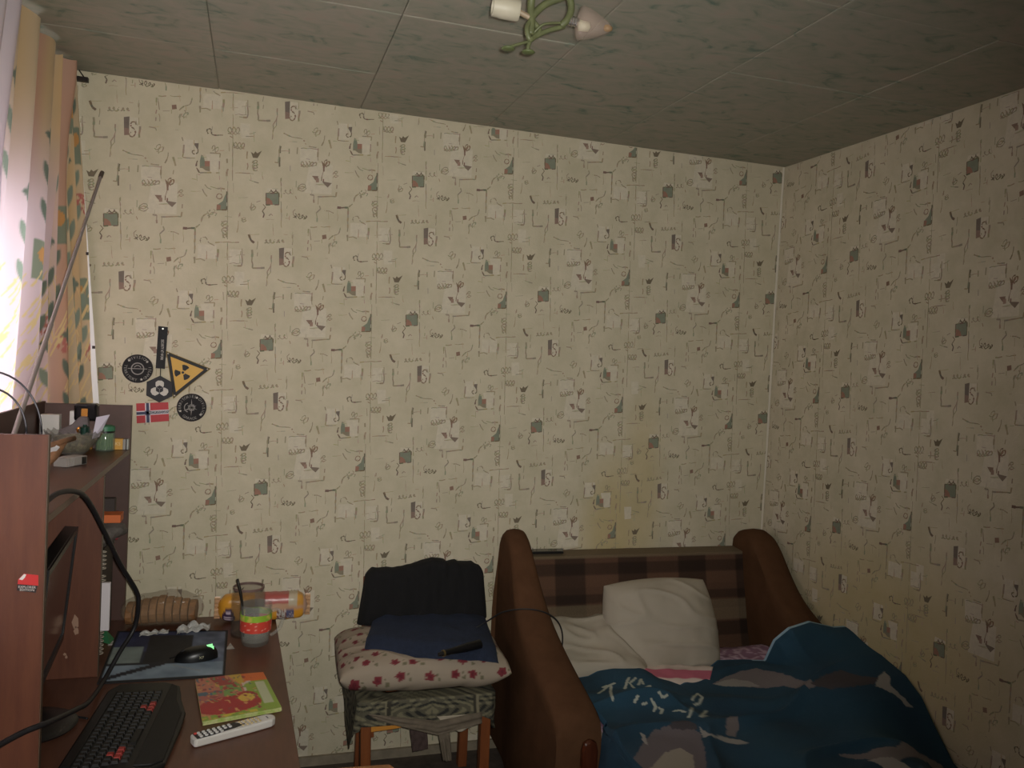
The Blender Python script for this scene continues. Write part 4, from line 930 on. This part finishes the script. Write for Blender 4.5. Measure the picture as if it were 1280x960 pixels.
# patterned cloth over the seat
def pcol(x, z):
    a = abs(((x+1.59)*1.0)); n = math.sin(a*95+6*math.sin(z*60))*math.cos(z*110+2*math.sin(a*50)); c = S(88, 84, 68)
    if n > .35: c = S(120, 114, 90)
    if n < -.45: c = S(40, 40, 36)
    if abs(a-.145) < .006: c = S(58, 54, 44)
    if abs(a-.155) < .004: c = S(130, 122, 98)
    return c
def clothf(u, v):
    # u: along the skirt left side -> front -> right side ; v: 0 seat top .. 1 hem
    per = [(0.0, (-1.825, -.12)), (.24, (-1.832, -.475)), (.30, (-1.815, -.492)), (.70, (-1.38, -.492)), (.76, (-1.365, -.475)), (1.0, (-1.36, -.12))]
    x = interp(u, [(a, b[0]) for a, b in per]); y = interp(u, [(a, b[1]) for a, b in per])
    drop = interp(u, [(0, .10), (.1, .13), (.18, .20), (.24, .12), (.30, .075), (.5, .085), (.66, .07), (.72, .10), (.78, .14), (.9, .10), (1, .08)])
    cx, cy = -1.595, -.30
    out = 1 + (.012+.02*N(u*14, v*2))*v*1.6
    if v < .15:
        k = .6+.4*v/.15; return (cx+(x-cx)*k, cy+(y-cy)*k, .4345+.004*N(u*9, v*9))
    vv = (v-.15)/.85
    return (cx+(x-cx)*out-.012*vv*(u < .27), cy+(y-cy)*out, .4345-drop*vv)
m_ = MB(); m_.grid(clothf, 220, 40, lambda u, v: pcol(clothf(u, v)[0]+ (clothf(u, v)[1]+.49)*.9, clothf(u, v)[2]))
tag(m_.build('patterned_cloth', mat('paisley_cloth', (1, 1, 1), .85, attr=True), smooth=True, solid=.002), 'dark olive patterned cloth covering the chair seat', 'cloth')
# rose cushion
def pillow(name, M, a, b, T, seed, colf, m, label, cat, wr=.012, nn=56, pinch=.10, parent=None, p=4.0, pw=.5):
    mb = MB()
    for sgn in (1, -1):
        def f(u, v):
            x, y = math.sin((u-.5)*PI), math.sin((v-.5)*PI)
            h = max(0, (1-abs(x)**p)*(1-abs(y)**p))**pw
            X = a*x*(1-pinch*(1-y*y)); Yy = b*y*(1-pinch*(1-x*x))
            fold = 1-abs(N(x*1.1+y*1.9+seed, y*1.0-x*.7, seed+3))*3.2
            n_ = wr*(N(x*1.6+seed, y*1.6, seed)+.55*max(0, fold)**2+.12*N(x*6, y*5, seed+7))*min(1, h*1.6)
            return M @ Vector((X, Yy, sgn*T*h+n_*1.0))
        def c(u, v):
            x, y = math.sin((u-.5)*PI), math.sin((v-.5)*PI)
            h = max(0, (1-abs(x)**p)*(1-abs(y)**p))**pw
            return colf(a*x+math.copysign((1-sgn*h)*T*(abs(x) > abs(y)), x), b*y+math.copysign((1-sgn*h)*T*(abs(y) >= abs(x)), y), sgn)
        mb.grid(f, nn, nn, c if colf else None)
    bm_ = mb.build(name, m, parent, smooth=True)
    bm2 = bmesh.new(); bm2.from_mesh(bm_.data); bmesh.ops.remove_doubles(bm2, verts=bm2.verts[:], dist=.0004); bmesh.ops.recalc_face_normals(bm2, faces=bm2.faces[:]); bm2.to_mesh(bm_.data); bm2.free()
    if label: tag(bm_, label, cat)
    return bm_
rosesP = []
RC = random.Random(8)
for i in range(12):
    for j in range(9):
        rosesP.append((-.44+i*.080+(j % 2)*.04+RC.uniform(-.012, .012), -.36+j*.068+RC.uniform(-.012, .012), RC.uniform(.013, .017)))
def rosecol(x, y, s):
    c = S(156, 142, 124)
    for px, py, r_ in rosesP:
        dx, dy = x-px, y-py
        if abs(dx) > .06 or abs(dy) > .05: continue
        d = math.hypot(dx, dy)
        if d < r_*(1+.15*math.sin(5*math.atan2(dy, dx)+px*90)): return S(116, 44, 50) if d > .006 else S(100, 34, 42)
        if math.hypot(dx-.032, dy+.012) < .007 or math.hypot(dx-.024, dy-.004) < .004: return S(110, 104, 80)
    return c
Mc = Matrix.Translation((-1.597, -.285, .505)) @ Matrix.Rotation(math.radians(-3), 4, 'Z') @ Matrix.Rotation(math.radians(-2), 4, 'X')
pillow('rose_cushion', Mc, .286, .222, .068, 2.0, rosecol, mat('rose_fabric', (1, 1, 1), .9, attr=True), 'cream cushion printed with red roses on the chair', 'cushion', wr=.012, nn=120, pinch=-.015, p=5.0, pw=.42)
# black garment over the chair back
def blackf(u, v):
    x = -1.775+ (v)*.455; a = u*2*PI
    topz = interp(v, [(0, .752), (.06, .775), (.25, .772), (.38, .785), (.55, .806), (.66, .800), (.68, .792), (.76, .796), (.78, .789), (.90, .788), (.93, .780), (.97, .774), (1, .750)])
    botz = .565
    zc = (topz+botz)/2; hz = (topz-botz)/2
    sx = math.copysign(abs(math.cos(a))**.55, math.cos(a)); sz_ = math.copysign(abs(math.sin(a))**.35, math.sin(a))
    flare = (1-sz_)*.5
    x += (v-.5)*.045*flare
    endf = (1-abs(2*v-1)**14)**.5
    return (x, -.098+(.040+.02*flare+.012*N(v*9, sz_*1.5, 5)+.006*N(v*22, sz_*3, 8))*sx*endf, zc+hz*sz_*(.97+.03*endf)+.004*N(v*14, u*5))
m_ = MB(); m_.grid(blackf, 64, 90, wrapu=True)
tag(m_.build('black_garment', mat('black_cloth', S(20, 19, 20), .95), smooth=True), 'black garment draped over the back of the chair', 'garment')
# blue cloth on the cushion
BL = [at(*p, 'z', .585) for p in ((470, 766), (606, 770), (624, 820), (455, 806))]
def bluef(top):
    def f(u, v):
        p = BL[0]*(1-u)*(1-v)+BL[1]*u*(1-v)+BL[2]*u*v+BL[3]*(1-u)*v
        p = p.copy(); p.y -= .035*math.sin(u*PI)*v
        e = min(1, 7*min(u, 1-u, v, 1-v)+.0)
        z = .592 - .022*sstep(.8, 1, v) - .01*abs(2*u-1)**4 + .035*math.exp(-((u-.05)/.12)**2-((v-.05)/.25)**2)
        z += .006*N(u*4, v*3, 1)+.004*N(u*9, v*6, 4)
        return (p.x, p.y, z + (.016*e**.5 if top else 0))
    return f
m_ = MB(); m_.grid(bluef(1), 60, 40); m_.grid(bluef(0), 60, 40)
tag(m_.build('blue_cloth', mat('blue_terry', S(38, 48, 70), .95, var=.3, vscale=60, bump=.6, bscale=300), smooth=True), 'folded dark blue cloth lying on the rose cushion', 'cloth')
# shaver with its cable
sv = thing('hair_trimmer', (-1.50, -.43, .60), 'black hair trimmer with a cable on the blue cloth', 'trimmer')
s0, s1 = at(553, 817, 'z', .600), at(600, 805, 'z', .606)
MB().tube([s0, s0.lerp(s1, .12), s0.lerp(s1, .2), s0.lerp(s1, .6), s1], [.008, .011, .010, .015, .016], 10).build('body', mat('trimmer_black', S(16, 15, 16), .4), sv, smooth='auto')
MB().tube([s0.lerp(s1, -.10), s0], [.006, .009], 8).build('blade_head', mblk, sv, smooth='auto')
MB().tube([s0.lerp(s1, .01), s0.lerp(s1, .05)], .0115, 10).build('metal_ring', mat('brass', S(150, 130, 90), .3, .8), sv, smooth='auto')
MB().tube([s1, (-1.415, -.40, .600), (-1.447, -.33, .604), (-1.40, -.32, .606), (-1.355, -.34, .640), (-1.315, -.37, .675), (-1.25, -.41, .695), (-1.18, -.42, .684), (-1.128, -.42, .650), (-1.105, -.42, .60), (-1.10, -.41, .53)], .0028, 6, smooth=8).build('cable', mcab, sv, smooth=True)
# rags hanging under the seat
def rag(name, pts_top, pts_bot, m, label, y=-.482, amp=.008, seed=0):
    def f(u, v):
        t = pts_top[0]*(1-u)+pts_top[1]*u if len(pts_top) == 2 else Vector((interp(u, [(i/(len(pts_top)-1), p.x) for i, p in enumerate(pts_top)]), interp(u, [(i/(len(pts_top)-1), p.y) for i, p in enumerate(pts_top)])))
        b = Vector((interp(u, [(i/(len(pts_bot)-1), p.x) for i, p in enumerate(pts_bot)]), interp(u, [(i/(len(pts_bot)-1), p.y) for i, p in enumerate(pts_bot)])))
        p = t*(1-v)+b*v
        return (p.x, y+amp*N(u*4, v*4, seed)*min(1, v*3+.2), p.y)
    m_ = MB(); m_.grid(f, 30, 24); tag(m_.build(name, m, smooth=True, solid=.0025), label, 'cloth')
def xz(px, py, y=-.48): p = at(px, py, 'y', y); return Vector((p.x, p.z))
rag('grey_rag', [xz(458, 888), xz(500, 893), xz(545, 897), xz(600, 886)], [xz(470, 896), xz(515, 908), xz(545, 915), xz(600, 900)], mat('rag_grey', S(118, 106, 90), .9, var=.3, vscale=30), 'grey brown rag strip slung under the chair seat', -.505, .006, 2)
rag('grey_rag', [xz(543, 897), xz(560, 905)], [xz(552, 946, -.47), xz(562, 946, -.47)], MATS['rag_grey'], 'grey brown rag end hanging below the chair rail', -.500, .006, 5)
rag('white_rag', [xz(545, 893), xz(588, 890)], [xz(556, 904), xz(572, 912), xz(588, 906)], mat('rag_white', S(176, 164, 144), .9), 'off white rag tucked under the chair seat', -.497, .006, 7)
rag('brown_rag', [xz(512, 911, -.3), xz(534, 908, -.3)], [xz(516, 940, -.3), xz(535, 936, -.3)], mat('rag_brown', S(82, 66, 62), .9), 'dark brown cloth hanging behind the chair rail', -.30, .006, 9)
# stool in front
stl = thing('wooden_stool', (-1.965, -1.07, 0), 'plain tan wooden stool half under the desk', 'stool')
MB().prism([(-2.13, -1.22), (-1.80, -1.23), (-1.785, -.955), (-1.80, -.925), (-2.13, -.905)], lambda u, v, q: (u, v, q), .425, .45).build('seat', mat('stool_wood', S(176, 122, 78), .5, var=.4, vscale=8, vstretch=(1, 6, 1), c2=S(150, 98, 60)), stl, bevel=.004)
for x in (-2.10, -1.83):
    for y in (-1.19, -.95): MB().box(x-.018, x+.018, y-.018, y+.018, 0, .426).build('leg', MATS['stool_wood'], stl)

# ------------------------------------------------------------------ sofa bed
msofa = mat('sofa_velour', S(92, 64, 44), .95, var=.3, vscale=10, c2=S(82, 56, 38), bump=.3, bscale=400, spec=.1)
sofa = thing('sofa_bed', (-.65, -.9, 0), 'brown velour sofa bed with plaid back in the room corner', 'sofa')
XI0, XI1 = -1.135, -.165
prof_ = [(-.02, .60), (-.02, .84), (-.035, .885), (-.07, .905), (-.12, .90), (-.165, .875), (-.21, .83), (-.27, .755), (-.33, .69), (-.40, .64), (-.50, .595), (-.62, .555), (-.74, .52), (-.82, .495), (-.85, .47), (-.86, .43)]
pz = [Vector((0, a, b)) for a, b in prof_]; pz = spline(pz, 3)
def arm(x0, x1, flare, label):
    m_ = MB(); n = len(pz)
    XS = [(0, -.05), (0, -.022), (.05, -.004), (.2, .010), (.5, .015), (.78, .012), (.93, .007), (1, -.004), (1, -.05)]
    if not flare: XS = [(1-a, b) for a, b in XS[::-1]]
    rowsv = []
    for p in pz:
        t = (-p.y)/.86; k = sstep(.60, .88, p.z)
        zt = p.z - (.012 if flare else .028)*k
        xo0 = x0 + flare*t + (.018*k if flare else 0); xo1 = x1 - (.018*k if flare else 0)
        rowsv.append([Vector((xo0+(xo1-xo0)*fx, p.y, zt+dz)) for fx, dz in XS])
    vs = [q for r in rowsv for q in r]; W = len(XS)
    fs = [(i*W+j, i*W+j+1, (i+1)*W+j+1, (i+1)*W+j) for i in range(n-1) for j in range(W-1)]
    m_.add(vs, fs)
    # side faces and front
    for side, k in ((0, 0), (1, W-1)):
        o_ = len(m_.v); line = [rowsv[i][k] for i in range(n)]
        m_.v += [tuple(p) for p in line] + [(p.x, p.y, .06) for p in line]; nn = len(line)
        m_.f += [(o_+i, o_+i+1, o_+nn+i+1, o_+nn+i) for i in range(nn-1)]; m_.mi += [0]*(nn-1)
    fl_ = rowsv[-1]; m_.add([tuple(p) for p in fl_]+[(p.x, p.y, .06) for p in fl_], [(j, j+1, W+j+1, W+j) for j in range(W-1)])
    bl_ = rowsv[0]; m_.add([tuple(p) for p in bl_]+[(p.x, p.y, .06) for p in bl_], [(j, j+1, W+j+1, W+j) for j in range(W-1)])
    ob = m_.build('armrest', msofa, sofa, smooth='auto', angle=50)
    bm2 = bmesh.new(); bm2.from_mesh(ob.data); bmesh.ops.remove_doubles(bm2, verts=bm2.verts[:], dist=.0005); bmesh.ops.recalc_face_normals(bm2, faces=bm2.faces[:]); bm2.to_mesh(ob.data); bm2.free()
    ob.data.set_sharp_from_angle(angle=math.radians(50))
    return ob
al = arm(-1.252, XI0, -.03, ''); ar = arm(XI1, -.03, 0, '')
mwd = mat('varnished_wood', S(84, 42, 24), .25, var=.4, vscale=10, vstretch=(4, 4, .5), c2=S(60, 28, 16), coat=.4)
for a, x0, x1 in ((al, -1.205, -1.150), (ar, -.15, -.10)):
    m_ = MB(); m_.prism([(x0, .08), (x1, .08), (x1, .40), (x1-.006, .425), ((x0+x1)/2, .436), (x0+.006, .425), (x0, .40)], lambda u, v, q: (u, -.858-q, v), 0, .022); m_.build('wood_trim', mwd, a, bevel=.008)
def plaid(x, z):
    c = S(94, 67, 50)
    vx = (x+1.30) % .275
    if vx < .125: c = tuple(a*.45 for a in c)
    if z > .792: return tuple(a*.8+b*.2 for a, b in zip(S(120, 104, 80), c))
    zz = .772-z
    if .055 < zz < .15: pass
    if .0 < zz < .05 or .125 < zz < .155: c = tuple(a*.55 for a in c)
    if .165 < zz < .24: c = tuple(a*.5+b*.5 for a, b in zip(S(124, 110, 86), c))
    if .25 < zz < .30: c = tuple(a*.5 for a in c)
    if math.sin(z*900) > .5: c = tuple(a*1.12 for a in c)
    return c
m_ = MB(); m_.grid(lambda u, v: (XI0+(XI1-XI0)*u, -.10-.035*math.sin(min(1, v*1.02)*PI)*.5-.10*v*v, .80-.40*v), 120, 60, lambda u, v: plaid(XI0+(XI1-XI0)*u, .80-.40*v))
m_.grid(lambda u, v: (XI0+(XI1-XI0)*u, -.02-.08*v, .806-.006*v*v), 120, 4, lambda u, v: S(120, 104, 80))
m_.box(XI0, XI1, -.09, -.02, .40, .80, c=S(80, 60, 46))
m_.build('backrest', mat('plaid_fabric', (1, 1, 1), .95, attr=True, var=.2, vscale=200), sofa, smooth='auto')
MB().prism([(XI0, -.10), (XI1, -.10), (XI1, -.85), (-.40, -1.08), (-.40, -1.95), (XI0, -1.95)], lambda u, v, q: (u, v, q), .08, .34).build('base', msofa, sofa)
MB().box(XI0-.01, -.42, -1.98, -.88, .30, .36).build('front_rail', mwd, sofa)
MB().prism([(XI0+.01, -.21), (XI1-.01, -.21), (XI1-.01, -.85), (-.42, -1.08), (-.42, -1.95), (XI0+.01, -1.95)], lambda u, v, q: (u, v, q), .34, .425).build('mattress', mat('mattress_ticking', S(170, 156, 140), .9), sofa, bevel=.02)
# phone on the back
ph = thing('smartphone', (-1.045, -.055, .806), 'black phone lying on top of the sofa back', 'phone')
MB().prism([(-1.12, -.085), (-.985, -.088), (-.968, -.035), (-1.10, -.030)], lambda u, v, q: (u, v, q), .807, .816).build('body', mblk, ph, bevel=.003)
MB().prism([(-1.11, -.08), (-.99, -.083), (-.977, -.04), (-1.095, -.036)], lambda u, v, q: (u, v, q), .816, .8166).build('screen', mscr, ph)
# sheet
def sheetcol(u, v):
    a = N(u*22, v*22, 1); b_ = abs(N(u*16+4, v*16, 2))
    return S(206, 176, 190) if (abs(a) < .10 or b_ < .05) else S(150, 112, 132)
m_ = MB(); m_.grid(lambda u, v: (XI0+.012+(XI1-XI0-.02)*u, -.22-.75*v, .432+.012*N(u*7, v*7)+.007*N(u*16, v*16, 2)+.035*sstep(.8, 1, u)*sstep(.0, .15, v)), 110, 80, sheetcol)
tag(m_.build('pink_sheet', mat('sheet_fabric', (1, 1, 1), .9, attr=True), smooth=True, solid=.004), 'pink sheet with a white scroll print on the bed', 'sheet')
# pillows
mpil = mat('pillow_linen', S(170, 160, 143), .9, bump=.15, bscale=30)
def linen(x, y, s): return S(214, 202, 182)
Ml = Matrix.Translation((-.955, -.345, .505)) @ Matrix.Rotation(math.radians(-6), 4, 'Z') @ Matrix.Rotation(math.radians(22), 4, 'X')
pillow('white_pillow', Ml, .20, .17, .065, 4.0, None, mpil, 'flat white pillow behind the left armrest', 'pillow', wr=.018)
bx_ = Vector((1, -.12, .06)).normalized(); by_ = Vector((.02, .42, .90)); by_ = (by_-bx_*by_.dot(bx_)).normalized(); bz_ = bx_.cross(by_)
pc_ = at(826, 787, 'y', -.335)
Mb_ = Matrix(((bx_.x, by_.x, bz_.x, pc_.x), (bx_.y, by_.y, bz_.y, pc_.y), (bx_.z, by_.z, bz_.z, pc_.z), (0, 0, 0, 1)))
pillow('white_pillow', Mb_, .205, .178, .095, 9.0, None, mpil, 'plump white pillow propped against the plaid sofa back', 'pillow', wr=.02, nn=90, pinch=-.10, p=3.0, pw=.5)
# folded white duvet with pink stripe peeping out
def duvcol(u, v): return S(190, 104, 122) if .25 < v < .58 else S(214, 198, 186)
DU = [at(792, 826, 'z', .49), at(892, 830, 'z', .49), at(884, 866, 'z', .46), at(805, 866, 'z', .46)]
m_ = MB(); m_.grid(lambda u, v: (DU[0]*(1-u)*(1-v)+DU[1]*u*(1-v)+DU[2]*u*v+DU[3]*(1-u)*v)+Vector((0, 0, -.012+.02*math.sin(v*PI)*.7+.006*N(u*6, v*4))), 40, 30, duvcol)
tag(m_.build('striped_cover', mat('cover_fabric', (1, 1, 1), .9, attr=True), smooth=True, solid=.006), 'white cover with a pink stripe under the plump pillow', 'cover')

# ------------------------------------------------------------------ blue blanket
hemp = [(735, 846, .475), (762, 832, .492), (790, 829, .492), (820, 846, .475), (850, 857, .468), (880, 840, .472), (897, 826, .49), (930, 825, .482), (955, 826, .485)]
hem3 = [at(a, b, 'z', z) for a, b, z in hemp] + [at(967, 800, 'z', .575), at(985, 785, 'z', .625), at(1010, 777, 'z', .64), at(1040, 784, 'z', .62)]
hx = sorted([(p.x, p.y, p.z) for p in hem3]); 
HY = [(-1.40, hx[0][1]-.05)] + [(a, b) for a, b, c in hx] + [(.02, hx[-1][1])]
HZ = [(-1.40, .47)] + [(a, c) for a, b, c in hx] + [(.02, hx[-1][2])]
wl = [at(*p, 'x', -.015) for p in ((1060, 797), (1100, 820), (1130, 845), (1150, 872), (1165, 905), (1190, 955))]
WLN = [(-p.y, p.z) for p in wl] + [(1.35, .26), (2.0, .20)]
def bed_z(x, y):
    z = .465 + .016*N(x*2.6, y*2.6, 2) + .008*N(x*6+y*3, y*6, 5)
    z += .022*(1-min(1, abs(N(x*2.2+y*1.1, y*2.8-x, 11))*5))**2 + .018*math.exp(-((y+.95+.25*x)/.05)**2) + .014*math.exp(-((y+1.12-.3*x)/.04)**2)
    wz = interp(-y, WLN)
    k = sstep(-.52+.10*sstep(.98, 1.12, -y), -.03, x)
    ridge = wz if wz > .45 else wz
    return z*(1-k) + ridge*k + .03*math.exp(-((x+.30)/.12)**2)*sstep(-.55, -.8, y)
XE = -1.128
def blk(s, t):
    a = -1.46 + 1.45*s
    x = max(a, XE); hy = interp(x if a > XE else XE, HY); hz_ = interp(x, HZ)
    if a < XE: hy = -.872 if a < XE-.03 else hy
    y = hy + (-1.95-hy)*t**1.15
    d = hy-y
    k = math.exp(-(d/.10)**2)
    z = bed_z(x, y)*(1-k) + hz_*k
    if a < XE:
        dr = XE-a; z -= dr*.96*sstep(0, .05, dr)+.0; x = XE-.012*sstep(0, .05, dr)-.02*sstep(.03, .3, dr)-.012*N(y*9, a*5)*sstep(0, .1, dr)
        if y > -.875: y = -.875
    if x < XI1+.16 and x > XI1-.03 and y > -.82: z = max(z, interp(-y, [(-b, c) for b, c in prof_[7:]])+.035 if x > XI1-.005 else z)
    return Vector((x, y, z))
def PX(pts):
    out = []
    for a, b in pts:
        z = .47
        for _ in range(12):
            p = at(a, b, 'z', z); k = math.exp(-((interp(p.x, HY)-p.y)/.10)**2); z = .5*z+.5*(bed_z(min(p.x, -.02), p.y)*(1-k)+interp(p.x, HZ)*k)
        out.append((p.x, p.y))
    return out
GR = S(120, 112, 112); GRD = S(72, 66, 70); LT = S(150, 146, 140); MID = S(104, 96, 98)
shapes = [
 (PX([(785, 960), (800, 935), (815, 915), (835, 907), (860, 905), (876, 918), (882, 940), (884, 975), (800, 1010)]), MID),
 (PX([(812, 962), (830, 942), (850, 936), (866, 945), (870, 975), (815, 1000)]), S(150, 142, 128)),
 (PX([(806, 920), (800, 916), (803, 928), (812, 934)]), LT),
 (PX([(836, 906), (852, 902), (870, 906), (872, 912), (840, 912)]), GRD),
 (PX([(874, 908), (888, 918), (905, 922), (925, 926), (938, 930), (925, 932), (900, 926), (880, 924)]), LT),
 (PX([(908, 920), (907, 905), (913, 896), (921, 897), (923, 910), (919, 922)]), GR),
 (PX([(890, 856), (905, 848), (925, 840), (945, 836), (975, 842), (1000, 850), (1020, 858), (1012, 862), (980, 858), (940, 860), (905, 858)]), GR),
 (PX([(892, 856), (915, 849), (935, 852), (950, 859), (905, 859)]), LT),
 (PX([(1012, 855), (1030, 845), (1050, 838), (1075, 846), (1098, 848), (1092, 856), (1060, 860), (1040, 863)]), GRD),
 (PX([(1094, 858), (1098, 846), (1106, 840), (1112, 848), (1112, 856), (1128, 872), (1140, 884), (1132, 884), (1116, 868), (1104, 862)]), LT),
 (PX([(1048, 942), (1085, 942), (1092, 937), (1120, 935), (1150, 942), (1175, 955), (1190, 975), (1110, 965), (1080, 950), (1050, 946)]), GR),
 (PX([(1085, 952), (1110, 946), (1130, 955), (1150, 968), (1110, 965)]), LT)]
strokes = [PX(q) for q in (
 [(748, 868), (757, 861), (764, 857), (763, 866), (765, 874)], [(754, 860), (768, 855)],
 [(781, 862), (784, 852), (788, 844), (793, 843), (795, 848), (787, 855), (793, 861)], [(798, 857), (801, 850), (804, 856)], [(806, 861), (812, 858), (816, 863)], [(824, 866), (828, 872), (834, 870)],
 [(793, 878), (797, 871)], [(804, 881), (808, 880)], [(814, 875), (820, 884), (817, 890)], [(824, 886), (828, 888), (826, 893)], [(842, 890), (850, 889), (856, 891)],
 [(861, 898), (864, 890), (866, 880)], [(865, 876), (872, 868), (878, 873), (874, 880), (868, 882)], [(876, 897), (884, 885), (892, 874), (897, 869)], [(877, 897), (884, 896)])]
dots = []
def blcol(s, t):
    p = blk(s, t); a = -1.46+1.45*s
    n = N(p.x*5, p.y*5, 6)
    c = S(34+8*n, 66+14*n, 85+16*n)
    if a < XE: return c if abs(a+1.40) > .02 else S(150, 178, 196)
    hy = interp(p.x, HY); d = hy-p.y
    if d < .012 and p.x > -.36: return S(150, 180, 196)
    if d < .006: return S(60, 100, 125)
    x, y = p.x, p.y
    for P, cc in shapes:
        if inpoly(x+.004*N(x*60, y*60), y+.004*N(x*60, y*60, 7), P): c = tuple(q*(1+.15*n) for q in cc)
    for st_ in strokes:
        if abs(st_[0][0]-x) < .08 and abs(st_[0][1]-y) < .08 and min(segd(x, y, a_, b_) for a_, b_ in zip(st_, st_[1:])) < .0046: c = S(170, 174, 160)
    return c
m_ = MB(); m_.grid(blk, 420, 340, blcol)
tag(m_.build('blue_blanket', mat('fleece', (1, 1, 1), .95, attr=True, bump=.3, bscale=200), smooth=True, solid=.006), 'blue fleece blanket with grey dolphin print spread on the bed', 'blanket')

# ------------------------------------------------------------------ groups of look-alikes
for pre, g in (('white_pillow', 'white pillows on the bed'), ('yellow_matchbox', 'yellow matchboxes on the hutch shelf'), ('round_patch', 'round black patches on the wall'),
               ('paper_wrapper', 'white wrappers on the desk'), ('grey_rag', 'grey rags under the chair')):
    for o in bpy.data.objects:
        if o.parent is None and o.name.split('.')[0] == pre: o['group'] = g
